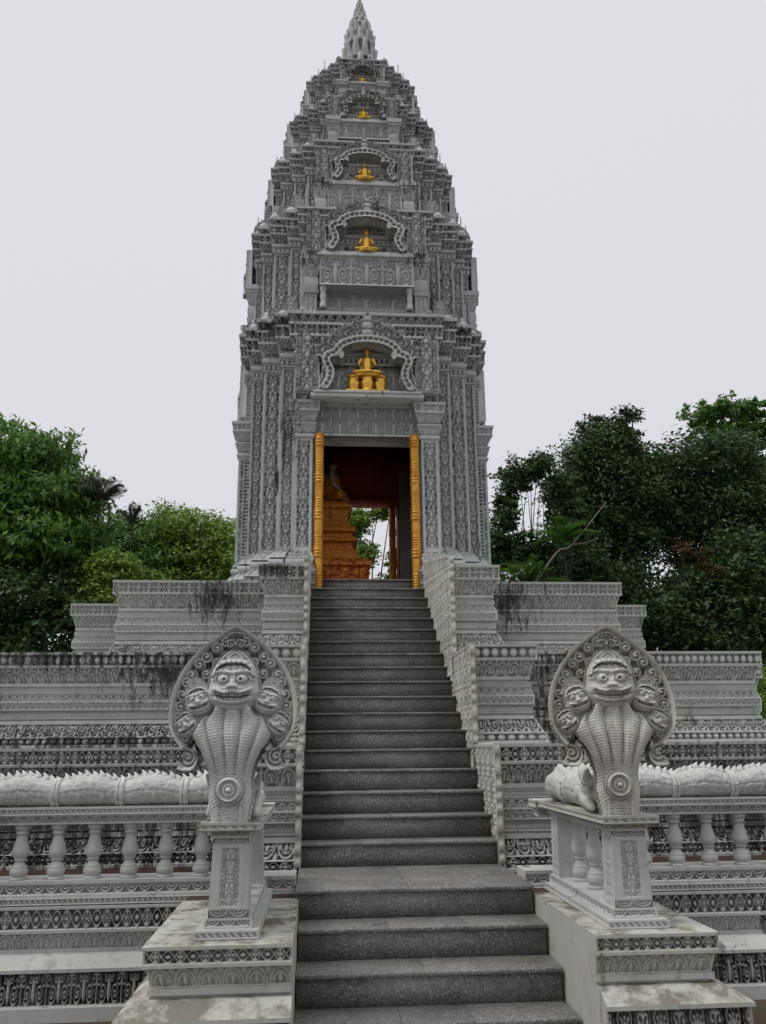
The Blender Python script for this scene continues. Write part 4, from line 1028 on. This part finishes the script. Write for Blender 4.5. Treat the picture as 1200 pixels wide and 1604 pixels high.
# ================================================================== GILDED SEATED FIGURES IN THE NICHES
def seated(name, s, mat, parent=None, robe=None):
    """seated cross-legged figure of height s facing -Y, base at z=0, as one continuous body"""
    S = lambda *v: tuple(x*s for x in v)
    pr = [('e', S(0, 0, .80), S(.088, .095, .115)), ('e', S(0, .012, .91), S(.055, .055, .05)), ('c', S(0, 0, .95), S(0, 0, 1.0), .028*s, .012*s), ('c', S(0, .01, .62), S(0, 0, .74), .055*s, .045*s),
          ('c', S(0, .01, .20), S(0, .015, .50), .14*s, .165*s), ('c', S(-.13, .01, .56), S(.13, .01, .56), .07*s, .07*s), ('e', S(0, .0, .40), S(.17, .11, .20)),
          ('c', S(-.20, .01, .56), S(-.265, .0, .36), .055*s, .045*s), ('c', S(-.265, .0, .36), S(-.16, -.20, .20), .042*s, .032*s), ('c', S(.20, .01, .56), S(.265, .0, .36), .055*s, .045*s), ('c', S(.265, .0, .36), S(.05, -.22, .19), .042*s, .032*s),
          ('c', S(-.12, -.0, .11), S(-.38, -.14, .085), .10*s, .07*s), ('c', S(.12, -.0, .11), S(.38, -.14, .085), .10*s, .07*s), ('c', S(-.38, -.15, .08), S(.10, -.28, .07), .065*s, .045*s), ('c', S(.38, -.15, .08), S(-.05, -.25, .10), .065*s, .045*s), ('e', S(0, .02, .1), S(.2, .14, .1)),
          ('c', S(-.16, -.20, .20), S(-.20, -.27, .14), .03*s, .022*s), ('e', S(.0, -.235, .185), S(.08, .05, .025)),
          ('e', S(0, -.095, .79), S(.014, .02, .03)), ('e', S(-.09, 0, .79), S(.015, .02, .05)), ('e', S(.09, 0, .79), S(.015, .02, .05))]
    return fuse(name, pr, s*.02, mat, parent, 2)
figs = [(F0+.15, 5.70, .47, 'gilded seated figure in the niche directly above the doorway, raised on a tall golden base'), (1.72+.18, 8.0, .40, 'gilded seated figure in the second niche up, above the deep projecting slab'),
        (1.46+.05, 9.56, .36, 'gilded seated figure in the middle niche of the five on the tower front'), (1.18+.05, 10.98, .27, 'small gilded seated figure in the fourth niche up the tower'), (.90+.05, 11.98, .2, 'tiny gilded seated figure in the topmost niche below the finial')]
for i, (y, z, s, lab) in enumerate(figs):
    t = thing('seated_statue', lab, 'statue', (XC, YC-y, z), 'gilded figures in the niches of the tower front')
    hb = .285 if i == 0 else .10*s
    b = seated('body', s*1.02, MT['gold'], t); b.location = (0, 0, hb)
    g = GB()
    if i == 0:
        for sx in (-.19, 0, .19):
            P = lathe([(0, 0), (.10, 0), (.105, .03), (.075, .06), (.085, .11), (.095, .17), (.08, .23), (.10, .27), (.09, .29), (0, .29)], 24, 3)
            a_ = np.linspace(0, 2*np.pi, 25)[None]; P[..., :2] *= (1+.06*np.cos(a_*8))[..., None]
            g.grid(P+np.array([sx, -.02 if sx == 0 else .02, 0]))
        g.box(-.31, .31, -.15, .15, -.0, .03, .01); P = lathe([(0, .26), (.20, .26), (.235, .28), (.20, .295), (0, .30)], 28, 3); P[..., 1] *= .62; g.grid(P)
    else:
        P = lathe([(0, 0), (.40*s, 0), (.42*s, .03*s), (.36*s, .06*s), (.40*s, .10*s), (0, .11*s)], 24, 2); g.grid(P)
    g.build('base', MT['gold'], t, smooth=(i > 0))

# ================================================================== INSIDE THE CHAMBER
pl = thing('altar_plinth', 'tall tiered orange plinth with red relief at its foot inside the doorway', 'plinth', (.08, YC, 3.056))
def ring_band(name, hw, B, mat):
    g = sweep([(-hw, hw), (-hw, -hw), (hw, -hw), (hw, hw)], lips(B), closed=True, du=.014, dv=.012)
    flat(g, [g.corner(i, B[-1][3]) for i in range(4)], B[-1][2]); return g.build(name, mat, pl)
ring_band('foot', .50, [(0, .26, .05, .26, None, 0, 1, 0), (.05, .24, .15, .22, p_lotus, .03, .09, .3), (.15, .14, .44, .16, p_scroll, .05, .22, 0), (.44, .18, .52, .20, p_lotus, .02, .08, .2), (.52, .16, .56, .12, None, 0, 1, 0)], MT['orange_red'])
ring_band('middle', .36, [(.56, .16, .66, .12, None, 0, 1, 0), (.66, .12, .72, .12, p_lotus, .03, .08, .5), (.72, .06, .86, .04, p_palm, .03, .12, .5), (.86, .12, .93, .10, p_beads, .03, .07, .4), (.93, .05, 1.02, .03, None, 0, 1, 0), (1.02, .10, 1.10, .10, p_palm, .03, .09, .4)], MT['orange'])
ring_band('lotus_seat', .25, [(1.10, .16, 1.16, .12, None, 0, 1, 0), (1.16, .08, 1.42, .13, p_lotus, .05, .12, .3), (1.42, .15, 1.46, .15, None, 0, 1, 0), (1.46, .12, 1.54, .06, p_lotus, .03, .1, .3)], MT['orange'])
bt = thing('enshrined_statue', 'pale seated figure with black hair and orange robe seen in profile inside the dark chamber', 'statue', (.17, YC-.15, 4.595), None)
b = seated('body', .80, MT['skin'], bt); b.rotation_euler = (0, 0, math.pi/2)
g = GB(); P = lathe([(0, .60), (.075, .61), (.088, .66), (.085, .71), (.06, .755), (.035, .77), (.03, .80), (.012, .83), (0, .84)], 16, 2); P[..., 0] -= .02; g.grid(P); g.build('hair', MT['hair'], bt, smooth=True)
S = lambda *v: tuple(x*.80 for x in v)
fuse('robe', [('c', (-.01, 0, .14), (-.01, -.0, .36), .135, .145), ('e', (-.01, .10, .42), (.10, .09, .08)), ('c', (0, .1, .10), (.11, .30, .08), .09, .07), ('c', (0, -.1, .10), (.11, -.30, .08), .09, .07), ('c', (.12, .30, .07), (.22, -.05, .065), .062, .05), ('c', (.12, -.30, .07), (.20, .05, .075), .062, .05)], .016, MT['orange'], bt, 2)
t = thing('donation_box', 'grey box with a red patch standing by the rear door of the chamber', 'box', (1.13, 7.0, 3.056))
g = GB(); g.box(-.16, .16, -.13, .13, .03, .42, .008); g.box(-.18, .18, -.15, .15, .421, .46, .006); g.box(-.17, .17, -.14, .14, 0, .029, .004); g.build('case', MT['greybox'], t)
g = GB(); X, Z = carve_grid(-.07, .07, .10, .24, .01); plate(g, X, Z, (np.hypot(X/.065, (Z-.15)/.085) < 1), np.full_like(X, .006), .0, None, 0); o = g.build('red_emblem', MT['red'], t); o.location = (0, -.131, 0)

# ================================================================== TREES AND PLANTS
def leaves(g, C, rad, n, size, per=26, shell=.55, flat_=.5, droop=.0):
    """clumps of leaf blades scattered through ellipsoid (C, rad)"""
    nc = max(4, n//per); d = rng.normal(size=(nc, 3)); d /= np.linalg.norm(d, axis=1)[:, None]
    r = shell+(1-shell)*rng.random(nc)**.6
    lump = 1+.22*np.sin(d[:, 0]*5+C[0])*np.cos(d[:, 2]*4+C[1])+.12*rng.normal(size=nc)
    cc = np.array(C)+d*(r*lump)[:, None]*np.array(rad)
    cs = np.repeat(cc, per, 0); m = len(cs); sp = min(rad)*.22
    out = rng.normal(size=(m, 3)); p = cs+out*sp*np.array([1, 1, .45])
    # blade frame: mostly facing up/outwards with scatter
    nrm = rng.normal(size=(m, 3))*.75+np.array([0, 0, .9])+(p-np.array(C))/np.array(rad)*.5; nrm /= np.linalg.norm(nrm, axis=1)[:, None]
    t = rng.normal(size=(m, 3)); t -= (t*nrm).sum(1)[:, None]*nrm; t /= np.linalg.norm(t, axis=1)[:, None]; t[:, 2] -= droop; b = np.cross(nrm, t)
    s = size*(.6+.8*rng.random(m))[:, None]
    V = np.stack([p-t*s, p+b*s*flat_, p+t*s, p-b*s*flat_], 1).reshape(-1, 3)
    idx = np.arange(m*4).reshape(m, 4)+g.n
    g.V.append(V); g.F.append(idx); g.h.append(np.ones(m*4)); g.g.append(np.zeros(m*4)); g.n += m*4
def tree(lab, foot, blobs, mat, n, size, cat='tree', name='broadleaf_tree', trunk=.16, group='trees behind the temple', shell=.5, per=26, droop=0, flat_=.5):
    fz = 2.9 if name == "weed" else -.74; t = thing(name, lab, cat, (foot[0], foot[1], fz), group); L = np.array([foot[0], foot[1], fz])
    vol = np.array([b[1][0]*b[1][2] for b in blobs]); vol = vol/vol.sum(); g = GB()
    for (C, rad), vv in zip(blobs, vol): leaves(g, np.array(C)-L, rad, int(n*vv*1.9), size*.72, per, shell, flat_, droop)
    g.build('crown', mat, t)
    g = GB(); cz = min(b[0][2] for b in blobs); 
    mid = np.array([np.mean([b[0][0] for b in blobs]), np.mean([b[0][1] for b in blobs]), cz])-L
    base = catmull([(0, 0, -.1), (mid[0]*.3+.1, mid[1]*.3, mid[2]*.45), tuple(mid)], 6); tube(g, base, np.linspace(trunk, trunk*.6, len(base)), 8)
    for (C, rad) in blobs:
        e = np.array(C)-L; s0 = base[int(len(base)*.6)]
        for j in range(3):
            tip = e+rng.normal(size=3)*np.array(rad)*.45; pts = catmull([tuple(s0), tuple((s0+tip)/2+rng.normal(size=3)*.18), tuple(tip)], 5)
            tube(g, pts, np.linspace(trunk*.45, trunk*.1, len(pts)), 6)
    g.build('trunk', MT['bark'], t); return t
def frond_tree(lab, foot, top, nf, L_, mat, name='palm_tree', up=.6, group=None, stem=.1, blade=.30, cnt=34):
    t = thing(name, lab, 'palm', (foot[0], foot[1], -.74), group); O = np.array([foot[0], foot[1], -.74]); T_ = np.array(top)-O
    g = GB(); tube(g, catmull([(0, 0, -.1), tuple(T_*.5+np.array([.08, 0, 0])), tuple(T_)], 5), np.linspace(stem, stem*.7, 11), 8); g.build('trunk', MT['bark'], t)
    g = GB()
    for k in range(nf):
        a = k/nf*2*math.pi+rng.random()*.5; el = up+rng.normal()*.28; d = np.array([math.cos(a)*math.cos(el), math.sin(a)*math.cos(el), math.sin(el)])
        ts = np.linspace(0, 1, 12)[:, None]; ln = L_*(.8+.4*rng.random()); pts = T_+d*ts*ln+np.array([0, 0, -1])*ts**2.2*ln*.45; tube(g, pts, np.linspace(.018, .005, 12), 4)
        for q in np.linspace(.12, 1, cnt):
            p = np.array([np.interp(q, ts[:, 0], pts[:, i]) for i in range(3)]); sdv = np.cross(d, [0, 0, 1.]); sdv /= np.linalg.norm(sdv)
            for sgn in (-1, 1):
                bl = blade*(1-.55*abs(q-.45))*L_/1.3; dr = sdv*sgn*.8+d*.55+np.array([0, 0, -.22+rng.normal()*.12]); dr /= np.linalg.norm(dr); wv = np.cross(dr, [0, 0, 1.])*.014
                V = np.array([p-wv, p+dr*bl*.5-wv, p+dr*bl, p+dr*bl*.5+wv])+0
                g.V.append(V); g.F.append(np.arange(4)[None]+g.n); g.h.append(np.ones(4)); g.g.append(np.zeros(4)); g.n += 4
    g.build('fronds', mat, t); return t
tree('tall broadleaf tree with layered drooping leaves at the left edge', (-7.8, 15), [((-7.9, 15, 8.3), (1.35, 1.4, .85)), ((-7.3, 15, 7.2), (1.55, 1.5, .8)), ((-8.6, 15, 7.0), (1.3, 1.4, .9)), ((-7.2, 15, 6.0), (1.9, 1.6, .8)), ((-8.9, 15, 5.9), (1.2, 1.4, .8))], MT['leaf_mid'], 26000, .11, droop=.5, flat_=.36)
tree('dark undergrowth tree below the tall one at the left edge', (-7.6, 14.6), [((-7.4, 14.4, 4.4), (2.2, 1.3, .9)), ((-6.3, 14.4, 3.6), (1.6, 1.2, 1.2)), ((-8.5, 14.4, 3.0), (1.8, 1.2, 1.4)), ((-5.6, 15, 4.6), (1.0, 1.0, .8))], MT['leaf_dark'], 17000, .10)
tree('yellow-green tree just right of the grey palm', (-6.0, 19), [((-6.0, 19, 7.0), (1.1, 1.2, .9)), ((-6.3, 19, 5.9), (1.3, 1.2, .8)), ((-5.3, 19, 6.2), (1.0, 1.2, .8))], MT['leaf_mid'], 11000, .09)
tree('bright light-green tree in the middle of the left group', (-4.6, 19.5), [((-4.7, 19.5, 7.5), (.95, 1.1, .85)), ((-4.4, 19.5, 6.6), (1.4, 1.2, .8)), ((-4.9, 19.5, 5.8), (1.2, 1.1, .7))], MT['leaf_light'], 12000, .085, shell=.35)
tree('light-green tree touching the left side of the tower', (-3.2, 19), [((-3.3, 19, 7.1), (.9, 1.1, .75)), ((-2.9, 19, 6.3), (1.0, 1.1, .8)), ((-3.6, 19, 5.6), (1.3, 1.1, .8))], MT['leaf_light'], 10000, .085, shell=.35)
tree('low light-green bush rising over the left end of the upper terrace', (-5.2, 14), [((-5.1, 14, 5.1), (.55, .6, .55)), ((-5.3, 14, 4.3), (.7, .6, .6)), ((-4.6, 15, 4.9), (.7, .6, .5))], MT['leaf_light'], 4500, .085, cat='bush', name='leafy_bush')
tree('dark backing tree low behind the left light-green trees', (-4.6, 21), [((-4.6, 21, 5.3), (3.4, 1.0, 1.2)), ((-7.0, 21, 5.5), (2.0, 1.0, 1.2))], MT['leaf_dark'], 9000, .12)
frond_tree('grey-green palm with stiff upright fronds behind the left trees', (-5.9, 14.5), (-5.75, 14.5, 6.95), 22, 1.15, MT['leaf_grey'], up=1.05, stem=.04, blade=.36)
frond_tree('slim pointed palm top showing above the left light-green trees', (-5.0, 14.8), (-4.95, 14.8, 6.45), 10, .95, MT['leaf_grey'], up=1.3, stem=.03)
tree('small open-crowned dark tree right beside the tower', (5.7, 15.5), [((5.5, 15.5, 8.15), (.55, .6, .5)), ((6.2, 15.5, 8.5), (.5, .6, .45)), ((6.7, 15.5, 7.95), (.45, .5, .4)), ((5.2, 15.5, 7.2), (.35, .5, .9)), ((4.95, 15.5, 6.0), (.6, .5, 1.0)), ((5.9, 15.5, 6.0), (.7, .5, .6)), ((7.0, 15.5, 7.0), (.6, .5, .9))], MT['leaf_dark'], 9500, .085, shell=.1, trunk=.07)
frond_tree('bushy feathery palm right of the tower over the terrace wall', (5.35, 14.2), (5.35, 14.2, 4.75), 26, 1.25, MT['leaf_mid'], up=.8, stem=.05)
frond_tree('bright fan of palm fronds within the dark right trees', (6.4, 14.3), (6.4, 14.3, 6.0), 16, 1.1, MT['leaf_mid'], up=.9, stem=.04)
tree('tall dark tree with a knobbly two-headed top right of the tower', (9.1, 18), [((8.8, 18, 9.6), (1.1, 1.2, 1.0)), ((8.75, 18, 10.75), (.42, .5, .42)), ((9.9, 18, 10.9), (.48, .5, .5)), ((9.5, 18, 10.2), (.7, .8, .6)), ((8.0, 18, 8.6), (.9, 1.1, .9)), ((9.3, 18, 8.4), (1.8, 1.3, 1.1)), ((10.2, 18, 9.4), (.9, 1.0, .8)), ((8.3, 18, 7.3), (1.2, 1.2, .8)), ((9.5, 18, 6.9), (1.0, 1.2, .8))], MT['leaf_dark'], 24000, .095, trunk=.2)
tree('wide olive-dark tree filling the right background', (12.4, 19), [((11.9, 19, 9.5), (1.3, 1.4, 1.0)), ((13.3, 19, 9.9), (1.5, 1.4, 1.0)), ((12.6, 19, 8.3), (2.3, 1.5, 1.2)), ((14.3, 19, 8.0), (1.7, 1.5, 1.5)), ((12.8, 19, 6.9), (1.8, 1.4, .9)), ((11.2, 19, 8.0), (1.2, 1.2, .9))], MT['leaf_dark'], 26000, .10, trunk=.22)
tree('umbrella-topped bright tree at the right edge', (15.0, 21), [((14.9, 21, 12.5), (1.4, 1.4, .38)), ((15.6, 21, 11.7), (1.6, 1.4, .38)), ((14.6, 21, 11.2), (1.1, 1.4, .4)), ((15.6, 21, 10.3), (1.3, 1.4, .5))], MT['leaf_mid'], 12000, .11, droop=.3)
tree('dark low tree behind the right end of the upper terrace', (8.2, 17), [((7.9, 17, 5.4), (1.7, 1.2, .9)), ((9.6, 17, 4.4), (2.2, 1.2, 1.1)), ((7.4, 17, 4.0), (1.6, 1.2, .9)), ((6.3, 17, 4.9), (.9, 1.0, .8)), ((7.6, 17.4, 6.4), (1.1, .9, .8))], MT['leaf_dark'], 15000, .10)
tree('dark low tree at the right edge of the photo', (12.2, 16), [((11.0, 16, 4.2), (1.9, 1.2, 1.3)), ((12.8, 16, 5.2), (1.9, 1.2, 1.6)), ((11.5, 16, 2.4), (2.4, 1.2, 1.4)), ((13.6, 16, 3.0), (1.6, 1.2, 1.6))], MT['leaf_dark'], 16000, .11)
tree('mid-green tree low behind the dark right trees', (10.5, 21), [((9.0, 21, 5.8), (2.4, 1.0, 1.2)), ((12.5, 21, 5.6), (2.6, 1.0, 1.3)), ((15.5, 21, 6.5), (2.2, 1.0, 2.4)), ((11, 21, 3.6), (5, 1, 1.6))], MT['leaf_dark'], 15000, .14)
tree('small half-dry tree with rusty orange leaves under the dark right trees', (10.7, 15.6), [((10.65, 15.4, 5.85), (.35, .3, .5)), ((10.2, 15.5, 6.1), (.3, .3, .35)), ((11.0, 15.5, 5.5), (.3, .3, .3))], MT['leaf_rust'], 600, .07, shell=.1, trunk=.04)
tree('clipped yellow-green shrub at the right end of the middle terrace', (7.0, 6.2), [((7.0, 6.2, 1.6), (.40, .4, .45)), ((7.2, 6.2, .9), (.5, .5, .6)), ((7.1, 6.2, .1), (.5, .5, .6))], MT['leaf_light'], 9000, .035, cat='shrub', name='shrub', trunk=.05, group=None, per=30)
tree('slender tree seen through the doorway behind the temple', (1.62, 22), [((1.2, 22, 8.6), (.6, .6, .7)), ((2.2, 22, 9.0), (.7, .6, .35)), ((1.55, 22, 7.4), (.5, .5, .55)), ((2.6, 22, 7.2), (.3, .5, .5)), ((2.3, 22, 6.3), (.5, .5, .4)), ((1.2, 22, 6.4), (.5, .5, .5))], MT['leaf_light'], 5200, .09, trunk=.12, shell=.2)
tree('low trees far behind seen under the slender one through the doorway', (3.2, 25), [((2.0, 25, 5.8), (2.2, 1, .9)), ((4.0, 25, 5.0), (2.2, 1, 1.4))], MT['leaf_mid'], 5000, .12)
# fallen dead branch leaning out of the right trees
g = GB(); tube(g, catmull([(0, 0, 0), (.75, 0, .95), (1.15, 0, 1.15), (2.2, .1, 2.35)], 6), np.linspace(.03, .012, 19), 6); tube(g, catmull([(1.15, 0, 1.15), (1.5, 0, 1.2), (1.9, .1, 1.35)], 4), np.linspace(.02, .008, 9), 5)
tag(g.build('dead_branch', simple('dead_wood', (.16, .14, .12), (.25, .22, .19), 8, .9), None, loc=(5.35, 13.9, 4.7)), 'bare pale dead branch leaning across the right trees', 'branch')
# small weed sprouting at the foot of the right gilded column
tree('small green weed sprouting beside the foot of the right gilded column', (1.43, 4.2), [((1.43, 4.2, 3.02), (.05, .05, .09))], MT['leaf_light'], 60, .035, cat='weed', name='weed', trunk=.004, group=None, per=6)
